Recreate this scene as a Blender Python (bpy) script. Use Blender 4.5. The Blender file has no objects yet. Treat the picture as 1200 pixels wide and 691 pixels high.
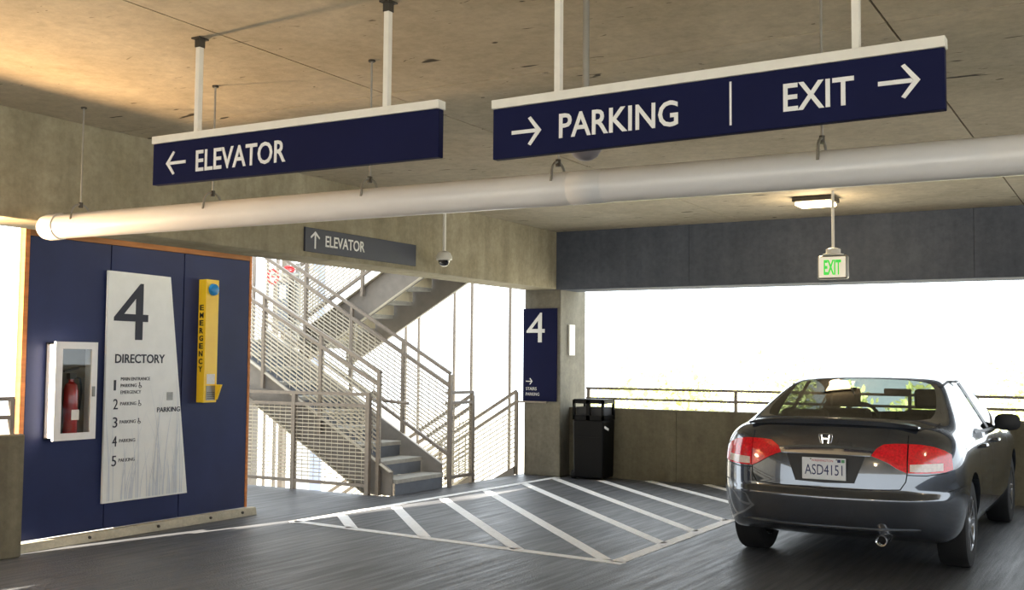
import bpy, bmesh, math, random
from mathutils import Vector, Matrix
from mathutils.bvhtree import BVHTree

random.seed(7)
SC = bpy.context.scene
COL = SC.collection
PI = math.pi

# ------------------------------------------------------------------ camera
F_PX = 1276.0
CAM_H = 1.47
pitch, roll, yaw = math.radians(3.47), math.radians(0.5), math.radians(-30.19)
fw = Vector((math.sin(yaw)*math.cos(pitch), math.cos(yaw)*math.cos(pitch), math.sin(pitch)))
r0 = Vector((math.cos(yaw), -math.sin(yaw), 0.0))
u0 = r0.cross(fw)
r2 = r0*math.cos(roll) + u0*math.sin(roll)
u2 = -r0*math.sin(roll) + u0*math.cos(roll)
cam_d = bpy.data.cameras.new('camera')
cam_d.sensor_fit = 'HORIZONTAL'
cam_d.sensor_width = 36.0
cam_d.lens = F_PX/1200.0*36.0
cam_d.clip_end = 600
cam = bpy.data.objects.new('camera', cam_d)
COL.objects.link(cam)
m = Matrix((r2, u2, -fw)).transposed().to_4x4()
m.translation = Vector((0, 0, CAM_H))
cam.matrix_world = m
SC.camera = cam

# ------------------------------------------------------------------ world, sun, exposure
W = bpy.data.worlds.new('hazy_sky'); SC.world = W
W.use_nodes = True
bg = W.node_tree.nodes['Background']
bg.inputs[0].default_value = (0.86, 0.94, 1.0, 1)
bg.inputs[1].default_value = 3.4

sun_d = bpy.data.lights.new('sun', 'SUN')
sun_d.energy = 40.0
sun_d.color = (1.0, 0.88, 0.70)
sun_d.angle = math.radians(0.53)
sun = bpy.data.objects.new('sun', sun_d)
COL.objects.link(sun)
SUN_EL = math.radians(31.0)
sdir = Vector((0.2*math.cos(SUN_EL), 0.98*math.cos(SUN_EL), -math.sin(SUN_EL)))
sun.rotation_euler = sdir.to_track_quat('-Z', 'Y').to_euler()
sun.location = (-10, -10, 20)

vs = SC.view_settings
vs.view_transform = 'Standard'
vs.look = 'None'
vs.gamma = 1.0
vs.use_curve_mapping = False
vs.exposure = 0.1

# ------------------------------------------------------------------ helpers
def lin(c):
    return tuple(((v/255.0)/12.92 if v/255.0 <= 0.04045 else ((v/255.0+0.055)/1.055)**2.4) for v in c)

MATS = {}
def mat(name, rgb, rough=0.5, metal=0.0, spec=0.5, coat=0.0, emit=None, es=0.0, noise=0.0, nscale=8.0, bump=0.0, bscale=40.0, stretch=None, alpha=None, backdark=False):
    m = bpy.data.materials.new(name); m.use_nodes = True
    nt = m.node_tree; b = nt.nodes['Principled BSDF']
    c = lin(rgb)
    b.inputs['Base Color'].default_value = (*c, 1)
    b.inputs['Roughness'].default_value = rough
    b.inputs['Metallic'].default_value = metal
    b.inputs['Specular IOR Level'].default_value = spec
    b.inputs['Coat Weight'].default_value = coat
    b.inputs['Coat Roughness'].default_value = 0.03
    if name == 'car_paint': b.inputs['Coat IOR'].default_value = 1.9
    if emit:
        b.inputs['Emission Color'].default_value = (*lin(emit), 1)
        b.inputs['Emission Strength'].default_value = es
    tc = nt.nodes.new('ShaderNodeTexCoord')
    mp = nt.nodes.new('ShaderNodeMapping')
    nt.links.new(tc.outputs['Object'], mp.inputs['Vector'])
    if stretch: mp.inputs['Scale'].default_value = stretch
    # subtle procedural variation on every material
    n = nt.nodes.new('ShaderNodeTexNoise'); n.inputs['Scale'].default_value = nscale; n.inputs['Detail'].default_value = 6
    n.inputs['Roughness'].default_value = 0.6
    nt.links.new(mp.outputs[0], n.inputs['Vector'])
    amt = noise if noise > 0 else 0.04
    cr = nt.nodes.new('ShaderNodeValToRGB')
    lo = tuple(max(0.0, v*(1-amt)) for v in c); hi = tuple(min(1.0, v*(1+amt)) for v in c)
    cr.color_ramp.elements[0].position = 0.32; cr.color_ramp.elements[1].position = 0.68
    cr.color_ramp.elements[0].color = (*lo, 1); cr.color_ramp.elements[1].color = (*hi, 1)
    nt.links.new(n.outputs['Fac'], cr.inputs['Fac'])
    nt.links.new(cr.outputs[0], b.inputs['Base Color'])
    if bump > 0:
        n2 = nt.nodes.new('ShaderNodeTexNoise'); n2.inputs['Scale'].default_value = bscale; n2.inputs['Detail'].default_value = 4
        nt.links.new(mp.outputs[0], n2.inputs['Vector'])
        bp = nt.nodes.new('ShaderNodeBump'); bp.inputs['Strength'].default_value = bump; bp.inputs['Distance'].default_value = 0.01
        nt.links.new(n2.outputs['Fac'], bp.inputs['Height']); nt.links.new(bp.outputs[0], b.inputs['Normal'])
    if backdark:
        g = nt.nodes.new('ShaderNodeNewGeometry'); d = nt.nodes.new('ShaderNodeBsdfDiffuse')
        d.inputs[0].default_value = (0.012, 0.012, 0.013, 1)
        mx = nt.nodes.new('ShaderNodeMixShader'); out = nt.nodes['Material Output']
        nt.links.new(g.outputs['Backfacing'], mx.inputs[0]); nt.links.new(b.outputs[0], mx.inputs[1]); nt.links.new(d.outputs[0], mx.inputs[2])
        nt.links.new(mx.outputs[0], out.inputs['Surface'])
    MATS[name] = m
    return m

def concrete(name, rgb, dark, rough=0.85, sc=1.0, stains=0.5, vstreak=0.0, spec=0.3, bump=0.25, pits=False):
    """cast concrete: cloudy tone, pores, dark stains with shapes of their own"""
    m = bpy.data.materials.new(name); m.use_nodes = True
    nt = m.node_tree; L = nt.links.new; b = nt.nodes['Principled BSDF']
    b.inputs['Roughness'].default_value = rough; b.inputs['Specular IOR Level'].default_value = spec
    tc = nt.nodes.new('ShaderNodeTexCoord')
    def noise(s, det, ro, dist=0.0, scale=None):
        n = nt.nodes.new('ShaderNodeTexNoise'); n.inputs['Scale'].default_value = s; n.inputs['Detail'].default_value = det
        n.inputs['Roughness'].default_value = ro; n.inputs['Distortion'].default_value = dist
        if scale:
            mp = nt.nodes.new('ShaderNodeMapping'); mp.inputs['Scale'].default_value = scale
            L(tc.outputs['Object'], mp.inputs[0]); L(mp.outputs[0], n.inputs['Vector'])
        else: L(tc.outputs['Object'], n.inputs['Vector'])
        return n
    def ramp(a, b_, c0, c1):
        r = nt.nodes.new('ShaderNodeValToRGB'); e = r.color_ramp.elements
        e[0].position = a; e[1].position = b_; e[0].color = (*c0, 1); e[1].color = (*c1, 1)
        return r
    n1 = noise(1.1*sc, 8, 0.62, 0.4); r1 = ramp(0.30, 0.70, lin(dark), lin(rgb)); L(n1.outputs['Fac'], r1.inputs[0])
    n2 = noise(14*sc, 5, 0.7); r2_ = ramp(0.3, 0.7, (0.82,)*3, (1.1,)*3); L(n2.outputs['Fac'], r2_.inputs[0])
    mx = nt.nodes.new('ShaderNodeMixRGB'); mx.blend_type = 'MULTIPLY'; mx.inputs[0].default_value = 1
    L(r1.outputs[0], mx.inputs[1]); L(r2_.outputs[0], mx.inputs[2])
    n3 = noise(3.0*sc, 3, 0.5, 1.5, (1, 1, 0.35 if vstreak else 1)); r3 = ramp(0.66, 0.78, (0, 0, 0), (stains,)*3); L(n3.outputs['Fac'], r3.inputs[0])
    mx2 = nt.nodes.new('ShaderNodeMixRGB'); mx2.blend_type = 'MIX'
    L(r3.outputs[0], mx2.inputs[0]); L(mx.outputs[0], mx2.inputs[1]); mx2.inputs[2].default_value = (*[v*0.55 for v in lin(dark)], 1)
    last = mx2
    if vstreak:
        n4 = noise(5.0, 4, 0.6, 0.2, (1, 1, 0.06)); r4 = ramp(0.35, 0.65, (1-vstreak,)*3, (1.05,)*3); L(n4.outputs['Fac'], r4.inputs[0])
        mx3 = nt.nodes.new('ShaderNodeMixRGB'); mx3.blend_type = 'MULTIPLY'; mx3.inputs[0].default_value = 1
        L(last.outputs[0], mx3.inputs[1]); L(r4.outputs[0], mx3.inputs[2]); last = mx3
    if pits:
        for sc_, th, dk in (((2.6, 8.0, 1.0), 0.70, 0.12), ((9.0, 26.0, 1.0), 0.72, 0.4)):
            n6 = noise(1.0, 2, 0.5, 0.6, sc_); r6 = ramp(th, th+0.02, (1,)*3, (dk,)*3); L(n6.outputs['Fac'], r6.inputs[0])
            m6 = nt.nodes.new('ShaderNodeMixRGB'); m6.blend_type = 'MULTIPLY'; m6.inputs[0].default_value = 1
            L(last.outputs[0], m6.inputs[1]); L(r6.outputs[0], m6.inputs[2]); last = m6
    L(last.outputs[0], b.inputs['Base Color'])
    nb = noise(30, 6, 0.7); bp = nt.nodes.new('ShaderNodeBump'); bp.inputs['Strength'].default_value = bump; bp.inputs['Distance'].default_value = 0.01
    L(nb.outputs['Fac'], bp.inputs['Height']); L(bp.outputs[0], b.inputs['Normal'])
    MATS[name] = m
    return m

class MB:
    def __init__(s): s.v = []; s.f = []; s.mi = []
    def add(s, vs_, fs_, mi=0):
        o = len(s.v); s.v += [Vector(p) for p in vs_]; s.f += [tuple(i+o for i in f) for f in fs_]; s.mi += [mi]*len(fs_); return s
    def box(s, x0, x1, y0, y1, z0, z1):
        v = [(x0,y0,z0),(x1,y0,z0),(x1,y1,z0),(x0,y1,z0),(x0,y0,z1),(x1,y0,z1),(x1,y1,z1),(x0,y1,z1)]
        return s.add(v, [(0,3,2,1),(4,5,6,7),(0,1,5,4),(1,2,6,5),(2,3,7,6),(3,0,4,7)])
    def bar(s, p, q, w, h, up=(0,0,1)):
        p, q = Vector(p), Vector(q); d = (q-p).normalized(); up = Vector(up)
        a = d.cross(up)
        if a.length < 1e-4: a = d.cross(Vector((1,0,0)))
        a.normalize(); b = a.cross(d).normalized()
        a = a*w/2; b = b*h/2
        v = [p-a-b, p+a-b, p+a+b, p-a+b, q-a-b, q+a-b, q+a+b, q-a+b]
        return s.add(v, [(0,3,2,1),(4,5,6,7),(0,1,5,4),(1,2,6,5),(2,3,7,6),(3,0,4,7)])
    def tube(s, p, q, r, n=12, r1=None, caps=True):
        p, q = Vector(p), Vector(q); d = (q-p).normalized(); r1 = r if r1 is None else r1
        a = d.orthogonal().normalized(); b = d.cross(a)
        v = []
        for c, rr in ((p, r), (q, r1)):
            for i in range(n):
                t = 2*PI*i/n; v.append(c + a*math.cos(t)*rr + b*math.sin(t)*rr)
        f = [(i, (i+1) % n, n+(i+1) % n, n+i) for i in range(n)]
        if caps: f += [tuple(range(n-1, -1, -1)), tuple(range(n, 2*n))]
        return s.add(v, f)
    def path(s, pts, r, n=8):
        pts = [Vector(p) for p in pts]
        a = None; rings = []
        for i, p in enumerate(pts):
            d = (pts[min(i+1, len(pts)-1)]-pts[max(i-1, 0)]).normalized()
            a = (d.orthogonal() if a is None else a - d*a.dot(d)).normalized(); b = d.cross(a)
            rings.append([p + a*math.cos(2*PI*k/n)*r + b*math.sin(2*PI*k/n)*r for k in range(n)])
        v = [x for R in rings for x in R]; f = []
        for i in range(len(pts)-1):
            for k in range(n): f.append((i*n+k, i*n+(k+1) % n, (i+1)*n+(k+1) % n, (i+1)*n+k))
        f += [tuple(range(n-1, -1, -1)), tuple((len(pts)-1)*n+k for k in range(n))]
        return s.add(v, f)
    def lathe(s, prof, n=24, c=(0,0,0), axis='z'):
        # prof: (r, h) list
        v = []; c = Vector(c)
        for r, h in prof:
            for i in range(n):
                t = 2*PI*i/n; x, y = r*math.cos(t), r*math.sin(t)
                v.append(c + Vector((x, y, h) if axis == 'z' else ((h, x, y) if axis == 'x' else (y, h, x))))
        f = []
        for j in range(len(prof)-1):
            for i in range(n): f.append((j*n+i, j*n+(i+1) % n, (j+1)*n+(i+1) % n, (j+1)*n+i))
        f.append(tuple(range(n-1, -1, -1))); f.append(tuple((len(prof)-1)*n+i for i in range(n)))
        return s.add(v, f)
    def prism(s, poly, o, u, v_, n, depth):
        """2D polygon (a,b) placed at o + a*u + b*v, extruded along n by depth"""
        o, u, v_, n = Vector(o), Vector(u), Vector(v_), Vector(n)
        k = len(poly)
        P = [o+u*a+v_*b for a, b in poly] + [o+u*a+v_*b+n*depth for a, b in poly]
        f = [tuple(range(k)), tuple(range(2*k-1, k-1, -1))] + [(i, k+i, k+(i+1) % k, (i+1) % k) for i in range(k)]
        return s.add(P, f)
    def build(s, name, material, parent=None, smooth=False, bevel=0.0, loc=None):
        me = bpy.data.meshes.new(name)
        off = Vector(loc) if loc is not None else Vector((0,0,0))
        if parent is not None:
            q = parent
            while q is not None: off = off + q.location; q = q.parent
        me.from_pydata([tuple(p-off) for p in s.v], [], s.f)
        me.validate()
        bm = bmesh.new(); bm.from_mesh(me); bmesh.ops.recalc_face_normals(bm, faces=bm.faces); bm.to_mesh(me); bm.free()
        me.materials.append(MATS[material] if isinstance(material, str) else material)
        if smooth:
            for p in me.polygons: p.use_smooth = True
            try: me.set_sharp_from_angle(angle=math.radians(38))
            except Exception: pass
        o = bpy.data.objects.new(name, me); COL.objects.link(o)
        if loc is not None and parent is None: o.location = loc
        if parent is not None: o.parent = parent
        if bevel > 0:
            bv = o.modifiers.new('bevel', 'BEVEL'); bv.width = bevel; bv.segments = 2; bv.limit_method = 'ANGLE'
        return o

def tag(o, label=None, cat=None, group=None, kind=None):
    if label: o['label'] = label
    if cat: o['category'] = cat
    if group: o['group'] = group
    if kind: o['kind'] = kind
    return o
def thing(name, label, cat, loc=(0,0,0), group=None, kind=None):
    o = bpy.data.objects.new(name, None); COL.objects.link(o); o.location = loc; o.empty_display_size = 0.1
    return tag(o, label, cat, group, kind)

def text_data(s, bold=0.0):
    c = bpy.data.curves.new('tmp', 'FONT'); c.body = s; c.offset = bold; c.resolution_u = 3
    o = bpy.data.objects.new('tmp', c); COL.objects.link(o)
    dg = bpy.context.evaluated_depsgraph_get(); dg.update()
    me = bpy.data.meshes.new_from_object(o.evaluated_get(dg))
    vs_ = [(v.co.x, v.co.y) for v in me.vertices]; fs_ = [tuple(p.vertices) for p in me.polygons]
    bpy.data.objects.remove(o); bpy.data.curves.remove(c); bpy.data.meshes.remove(me)
    return vs_, fs_
def lettering(s, o, u, v, n, w, h, material, parent, depth=0.003, name='lettering', bold=0.0, sub=None):
    """word s fitted into w x h with its lower left at o"""
    vs_, fs_ = text_data(s, bold)
    x0 = min(a for a, b in vs_); x1 = max(a for a, b in vs_); y0 = min(b for a, b in vs_); y1 = max(b for a, b in vs_)
    o, u, v, n = Vector(o), Vector(u), Vector(v), Vector(n)
    P = [o + u*((a-x0)/(x1-x0)*w) + v*((b-y0)/(y1-y0)*h) + n*depth for a, b in vs_]
    B = [p - n*depth for p in P]
    k = len(P); F = list(fs_)
    cnt = {}
    for f in fs_:
        for i in range(len(f)):
            e = (f[i], f[(i+1) % len(f)]); cnt[e] = 1
    for (a, b) in cnt:
        if (b, a) not in cnt: F.append((b, a, a+k, b+k))
    mb = MB(); mb.add(P+B, F)
    return mb.build(name, material, parent)
def arrow(o, u, v, n, L_, H_, t, material, parent, depth=0.003, angle=0):
    """line arrow centred at o pointing along +u"""
    mb = MB(); o = Vector(o); u = Vector(u); v = Vector(v); n = Vector(n)
    ca, sa = math.cos(angle), math.sin(angle); U = u*ca+v*sa; V = v*ca-u*sa
    mb.prism([(-L_/2,-t/2),(L_/2-t*1.95,-t/2),(L_/2-t*1.48,0),(L_/2-t*1.95,t/2),(-L_/2,t/2)], o, U, V, n, depth)
    hx = L_/2-H_*0.42
    for sg in (1, -1):
        mb.prism([(L_/2, 0),(hx, sg*H_/2),(hx-t*0.8, sg*H_/2-sg*t*0.45),(L_/2-t*1.45, 0)], o, U, V, n, depth)
    return mb.build('arrow', material, parent)

# ------------------------------------------------------------------ materials
concrete('ceiling_concrete', (204,194,174), (178,167,145), sc=0.9, stains=0.2, pits=True)
concrete('beam_concrete', (180,172,148), (148,139,115), sc=1.3, stains=0.3, vstreak=0.16)
concrete('far_concrete_shade', (98,104,116), (84,89,100), sc=1.0, stains=0.15, vstreak=0.12)  # far beam's backlit shade put into a darker, bluer concrete
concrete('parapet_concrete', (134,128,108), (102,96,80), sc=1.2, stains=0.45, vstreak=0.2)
concrete('column_concrete', (142,138,124), (114,109,98), sc=1.5, stains=0.25, vstreak=0.15)
concrete('kerb_concrete', (205,198,178), (170,163,145), sc=2.5, stains=0.3)
concrete('outer_concrete', (190,184,172), (165,158,146), sc=0.6, stains=0.1)
concrete('ground_pale', (196,194,188), (170,170,160), sc=0.05, stains=0.1)
mat('joint_shadow', (70,64,54), 0.95)
mat('navy_sign', (12,18,60), 0.6, spec=0.15, noise=0.08, nscale=3)
mat('navy_panel', (35,44,84), 0.5, spec=0.3, noise=0.14, nscale=2.2, bump=0.08, bscale=12)
mat('slate_sign', (52,58,76), 0.45)
mat('white_paint', (235,232,222), 0.5, noise=0.05)
mat('sign_white', (240,240,238), 0.5)
mat('letter_grey', (44,46,60), 0.6)
mat('directory_white', (240,240,236), 0.4, noise=0.03)
mat('grass_print', (214,218,224), 0.45)
mat('pvc_white', (222,221,219), 0.28, noise=0.06, nscale=1.5, spec=0.5)
mat('zinc', (150,148,142), 0.45, metal=0.7, noise=0.12)
mat('dark_steel', (70,66,60), 0.5, metal=0.4, noise=0.1)
mat('rail_steel', (140,130,120), 0.5, metal=0.25, noise=0.1, nscale=20)
mat('mesh_steel', (196,188,172), 0.45, metal=0.3)
mat('stringer_paint', (128,122,116), 0.55, noise=0.1, bump=0.05)
mat('riser_lit', (214,204,178), 0.7, noise=0.08)  # upper flight's risers, bounced light put into a paler, warmer colour
mat('tread_concrete', (172,170,164), 0.8, noise=0.14, nscale=14)
mat('riser_paint', (112,118,130), 0.5, noise=0.1)
mat('plywood_orange', (196,120,56), 0.6, noise=0.2, nscale=3, stretch=(1,1,8))
mat('plywood_top', (150,96,48), 0.6, noise=0.2, nscale=3, stretch=(8,1,8))
mat('yellow_box', (255,204,40), 0.35, noise=0.05)
mat('ink_black', (20,18,20), 0.6)
mat('badge_blue', (30,130,190), 0.3)
mat('cabinet_white', (242,240,238), 0.3)
mat('cabinet_inside', (120,112,100), 0.6)
mat('extinguisher_red', (170,30,26), 0.25, coat=0.6)
mat('valve_red', (200,40,40), 0.35)
mat('paper_white', (235,232,225), 0.7, noise=0.08, nscale=30)
mat('bin_black', (8,8,10), 0.5, spec=0.2, noise=0.15)
mat('bin_inside', (60,60,62), 0.7)
mat('chrome', (225,225,228), 0.08, metal=1.0)
mat('rubber', (22,22,24), 0.8, noise=0.2, bump=0.1, bscale=60)
mat('alloy', (170,172,176), 0.25, metal=0.9)
mat('car_paint', (64,70,80), 0.22, metal=0.6, coat=1.0, spec=0.5, backdark=True)
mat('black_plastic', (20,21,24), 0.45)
mat('seat_fabric', (34,34,38), 0.9, noise=0.2, nscale=30)
mat('seam_black', (8,8,10), 0.8)
mat('lens_red', (232,18,36), 0.12, coat=1.0, noise=0.25, nscale=60, emit=(190,10,20), es=0.0)
mat('lens_clear', (232,214,206), 0.1, coat=1.0, noise=0.12, nscale=50)
mat('plate_white', (224,228,232), 0.4, noise=0.06, nscale=10)
mat('plate_red', (190,60,70), 0.5)
mat('plate_blue', (34,48,96), 0.5)
mat('plate_green', (90,150,110), 0.5)
mat('road_paint', (248,249,252), 0.6, noise=0.12, nscale=25)
mat('dome_smoke', (24,24,28), 0.1, coat=1.0)
mat('dome_white', (220,218,210), 0.35)
mat('dome_grey', (150,148,156), 0.3)
mat('exit_green', (60,190,70), 0.4, emit=(70,220,80), es=0.6)
mat('exit_face', (236,230,214), 0.4, emit=(240,225,200), es=0.5)
mat('lamp_lens', (255,240,210), 0.4, emit=(255,226,170), es=14.0)
mat('leaf', (222,228,160), 0.6, noise=0.12, nscale=2)
mat('bark', (110,90,66), 0.9, noise=0.2)
mat('glass_dark', (30,34,44), 0.06, coat=1.0)
mat('tower_white', (214,216,222), 0.6, noise=0.05)
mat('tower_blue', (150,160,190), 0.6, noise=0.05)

def glass(name, tint, refl=0.06):
    m_ = bpy.data.materials.new(name); m_.use_nodes = True; nt = m_.node_tree
    for nd in list(nt.nodes): nt.nodes.remove(nd)
    out = nt.nodes.new('ShaderNodeOutputMaterial'); t = nt.nodes.new('ShaderNodeBsdfTransparent'); t.inputs[0].default_value = (*tint, 1)
    g = nt.nodes.new('ShaderNodeBsdfGlossy'); g.inputs['Roughness'].default_value = 0.02
    fr = nt.nodes.new('ShaderNodeFresnel'); fr.inputs[0].default_value = 1.5
    ge = nt.nodes.new('ShaderNodeNewGeometry'); mr = nt.nodes.new('ShaderNodeMapRange'); mr.inputs['To Min'].default_value = 1.5; mr.inputs['To Max'].default_value = 1/1.5
    nt.links.new(ge.outputs['Backfacing'], mr.inputs['Value']); nt.links.new(mr.outputs[0], fr.inputs[0])
    mx = nt.nodes.new('ShaderNodeMixShader')
    nt.links.new(fr.outputs[0], mx.inputs[0]); nt.links.new(t.outputs[0], mx.inputs[1]); nt.links.new(g.outputs[0], mx.inputs[2])
    nt.links.new(mx.outputs[0], out.inputs['Surface']); MATS[name] = m_
glass('car_glass', (0.24, 0.27, 0.26))
glass('car_glass_side', (0.22, 0.25, 0.25))
glass('car_glass_front', (0.70, 0.78, 0.74))
glass('pane_glass', (0.9, 0.92, 0.92))

def floor_material():
    m_ = bpy.data.materials.new('floor_broomed'); m_.use_nodes = True; nt = m_.node_tree; L = nt.links.new
    b = nt.nodes['Principled BSDF']; tc = nt.nodes.new('ShaderNodeTexCoord')
    def noise(s, det, scale=None, dist=0.0):
        n = nt.nodes.new('ShaderNodeTexNoise'); n.inputs['Scale'].default_value = s; n.inputs['Detail'].default_value = det; n.inputs['Distortion'].default_value = dist
        mp = nt.nodes.new('ShaderNodeMapping'); L(tc.outputs['Object'], mp.inputs[0]); L(mp.outputs[0], n.inputs['Vector'])
        if scale: mp.inputs['Scale'].default_value = scale
        return n
    def ramp(a, b_, c0, c1):
        r = nt.nodes.new('ShaderNodeValToRGB'); e = r.color_ramp.elements; e[0].position = a; e[1].position = b_
        e[0].color = (*c0, 1); e[1].color = (*c1, 1); return r
    n1 = noise(0.9, 7); c1 = ramp(0.3, 0.72, lin((70,72,77)), lin((98,100,105))); L(n1.outputs['Fac'], c1.inputs[0])
    n2 = noise(45, 5, (1, 0.03, 1), 0.4); c2 = ramp(0.35, 0.68, (0.74,)*3, (1.22,)*3); L(n2.outputs['Fac'], c2.inputs[0])
    mx = nt.nodes.new('ShaderNodeMixRGB'); mx.blend_type = 'MULTIPLY'; mx.inputs[0].default_value = 1; L(c1.outputs[0], mx.inputs[1]); L(c2.outputs[0], mx.inputs[2])
    L(mx.outputs[0], b.inputs['Base Color'])
    n4 = noise(18.0, 5, (1, 0.06, 1)); c4 = ramp(0.3, 0.7, (0.34,)*3, (0.56,)*3); L(n4.outputs['Fac'], c4.inputs[0]); L(c4.outputs[0], b.inputs['Roughness'])
    b.inputs['Specular IOR Level'].default_value = 0.5
    n3 = noise(26, 4, (1, 0.04, 1), 0.3); n5 = noise(70, 3)
    ad = nt.nodes.new('ShaderNodeMath'); ad.operation = 'ADD'; L(n3.outputs['Fac'], ad.inputs[0]); L(n5.outputs['Fac'], ad.inputs[1])
    bp = nt.nodes.new('ShaderNodeBump'); bp.inputs['Strength'].default_value = 0.45; bp.inputs['Distance'].default_value = 0.008
    L(ad.outputs[0], bp.inputs['Height']); L(bp.outputs[0], b.inputs['Normal'])
    MATS['floor_broomed'] = m_
floor_material()

# ================================================================== THE SETTING
CEIL = 3.14
XB0, XB1 = -7.03, -6.56          # stair-side beam
YW = 12.68                        # far parapet face
XR, YBK = 9.0, -9.0               # right and rear edges of this deck

fl = MB(); fl.box(-7.10, XR, 9.58, YW+0.25, -0.30, 0); fl.box(-7.46, XR, YBK, 9.58, -0.30, 0); fl.box(-11.2, -7.46, 7.85, 9.58, -0.30, 0)
tag(fl.build('floor', 'floor_broomed'), 'grey broom-finished concrete parking deck floor', 'floor', kind='structure')

ceil = MB(); ceil.box(XB0, XR, YBK, YW+0.4, CEIL+0.012, CEIL+0.32)
ceiling = tag(ceil.build('ceiling', 'joint_shadow'), 'cast concrete deck ceiling with formwork joints', 'ceiling', kind='structure')
xs = [-6.56, -4.1, -1.06, 1.98, 5.02, XR]; ys = [YBK, -6.75, -0.65, 5.45, 12.42]
for i in range(len(xs)-1):
    for j in range(len(ys)-1):
        g = 0.006
        MB().box(xs[i]+g, xs[i+1]-g, ys[j]+g, ys[j+1]-g, CEIL, CEIL+0.02).build('ceiling_panel', 'ceiling_concrete', ceiling)

bm_ = MB(); bm_.box(XB0, XB1, YBK, 12.42, 2.40, CEIL+0.3)
beam_s = tag(bm_.build('beam', 'beam_concrete', bevel=0.012), 'warm concrete edge beam above the stair opening', 'beam', kind='structure')
bm_ = MB()
edges = [XB1-0.1, -4.75, -1.55, 1.6, 4.8, XR]
bm_.box(XB1-0.1, XR, 12.44, 12.86, 2.395, CEIL+0.3)
beam_f = tag(bm_.build('beam', 'joint_shadow'), 'shade-toned grey concrete edge beam above the far opening', 'beam', kind='structure')
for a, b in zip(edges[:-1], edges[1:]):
    MB().box(a+0.0015, b-0.0015, 12.42, 12.90, 2.39, CEIL+0.31).build('beam_segment', 'far_concrete_shade', beam_f, bevel=0.004)

tag(MB().box(-7.03, -6.50, 12.42, 13.15, 0, 2.41).build('column', 'column_concrete', bevel=0.015), 'square concrete corner column beside the stair opening', 'column', kind='structure')

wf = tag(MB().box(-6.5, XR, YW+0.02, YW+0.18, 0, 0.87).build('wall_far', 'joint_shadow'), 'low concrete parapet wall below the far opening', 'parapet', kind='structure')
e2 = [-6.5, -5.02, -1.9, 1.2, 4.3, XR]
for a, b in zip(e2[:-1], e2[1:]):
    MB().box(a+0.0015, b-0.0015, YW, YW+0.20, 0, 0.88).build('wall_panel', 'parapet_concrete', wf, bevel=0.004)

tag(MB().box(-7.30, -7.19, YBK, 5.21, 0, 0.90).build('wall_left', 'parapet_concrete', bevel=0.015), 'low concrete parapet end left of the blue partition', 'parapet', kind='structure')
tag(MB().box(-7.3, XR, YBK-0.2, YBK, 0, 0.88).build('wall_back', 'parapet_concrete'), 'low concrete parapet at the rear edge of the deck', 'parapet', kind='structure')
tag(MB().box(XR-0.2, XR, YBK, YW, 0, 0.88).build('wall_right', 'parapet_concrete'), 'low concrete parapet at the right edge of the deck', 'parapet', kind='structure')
# blockers added to narrow the sunlight and shade the stair (out of frame, left)
tag(MB().box(-8.20, -7.30, -0.6, 0.3, -11, 9).build('sun_blocker', 'outer_concrete'), 'tall unseen concrete block added to cut the sun at the deck edge', 'sun_blocker', kind='structure')
tag(MB().box(-26, -8.80, -1.4, -0.9, -11, 15).build('sun_block_wall', 'outer_concrete'), 'tall unseen wall added left of the deck to keep the sun off the stair', 'wall', kind='structure')  # unseen wall added to keep direct sun off the stair
tag(MB().box(-220, 220, -220, 260, -12.6, -12.4).build('ground', 'ground_pale'), 'pale sunlit ground far below the deck', 'ground', kind='structure')

# ------------------------------------------------------------------ rails on the parapets
def parapet_rail(name, label, p, q, posts, z0, z1):
    t = thing(name, label, 'railing', (p[0], p[1], z0))
    p, q = Vector(p), Vector(q)
    for s_ in posts:
        c = p.lerp(q, s_); MB().box(c.x-.018, c.x+.018, c.y-.018, c.y+.018, z0, z1).build('post', 'rail_steel', t)
    for z in (z1, (z0+z1)/2-0.005):
        a = Vector((p.x, p.y, z)); b = Vector((q.x, q.y, z))
        MB().bar(a, b, 0.04, 0.03).build('rail', 'rail_steel', t)
    return t
L_ = XR+6.28
parapet_rail('parapet_railing', 'steel pipe railing along the top of the far parapet', (-6.28, YW+0.06, 0), (XR, YW+0.06, 0), [0.002]+[(2.0*k)/L_ for k in range(1, 8)], 0.88, 1.13)
parapet_rail('parapet_railing', 'sunlit steel railing on the parapet at the left edge', (-7.25, -1.0, 0), (-7.25, 5.14, 0), [0.2, 0.5, 0.8, 0.998], 0.90, 1.16)

# ================================================================== PARTITION WITH DIRECTORY
XP = -7.38
part_w = thing('partition', 'freestanding navy blue panel partition on a pale kerb', 'partition', (XP, 6.5, 0))
for a, b in ((5.33, 6.085), (6.095, 6.88), (6.89, 7.70)):
    MB().box(XP-0.03, XP, a, b, 0.075, 2.40).build('panel', 'navy_panel', part_w, bevel=0.003)
MB().box(XP-0.058, XP-0.031, 5.33, 7.70, 0.075, 2.40).build('core', 'seam_black', part_w)
MB().box(XP-0.06, XP+0.004, 5.285, 5.325, 0.075, 2.72).build('edge_trim', 'plywood_orange', part_w)
MB().box(XP-0.11, XP+0.004, 7.702, 7.73, 0.075, 2.72).build('edge_trim', 'plywood_orange', part_w)
MB().box(XP-0.10, XP+0.004, 5.326, 7.701, 2.402, 2.72).build('top_trim', 'plywood_top', part_w)
MB().prism([(0,0),(0.085,0),(0.07,0.072),(0,0.072)], (XP-0.005, 5.25, 0), (1,0,0), (0,0,1), (0,1,0), 2.54).build('kerb', 'kerb_concrete', part_w, bevel=0.006)
for y in (5.9, 6.6, 7.2, 7.6):
    MB().tube((XP+0.066, y, 0.04), (XP+0.085, y, 0.04), 0.012, 8).build('bolt', 'dark_steel', part_w)

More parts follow.
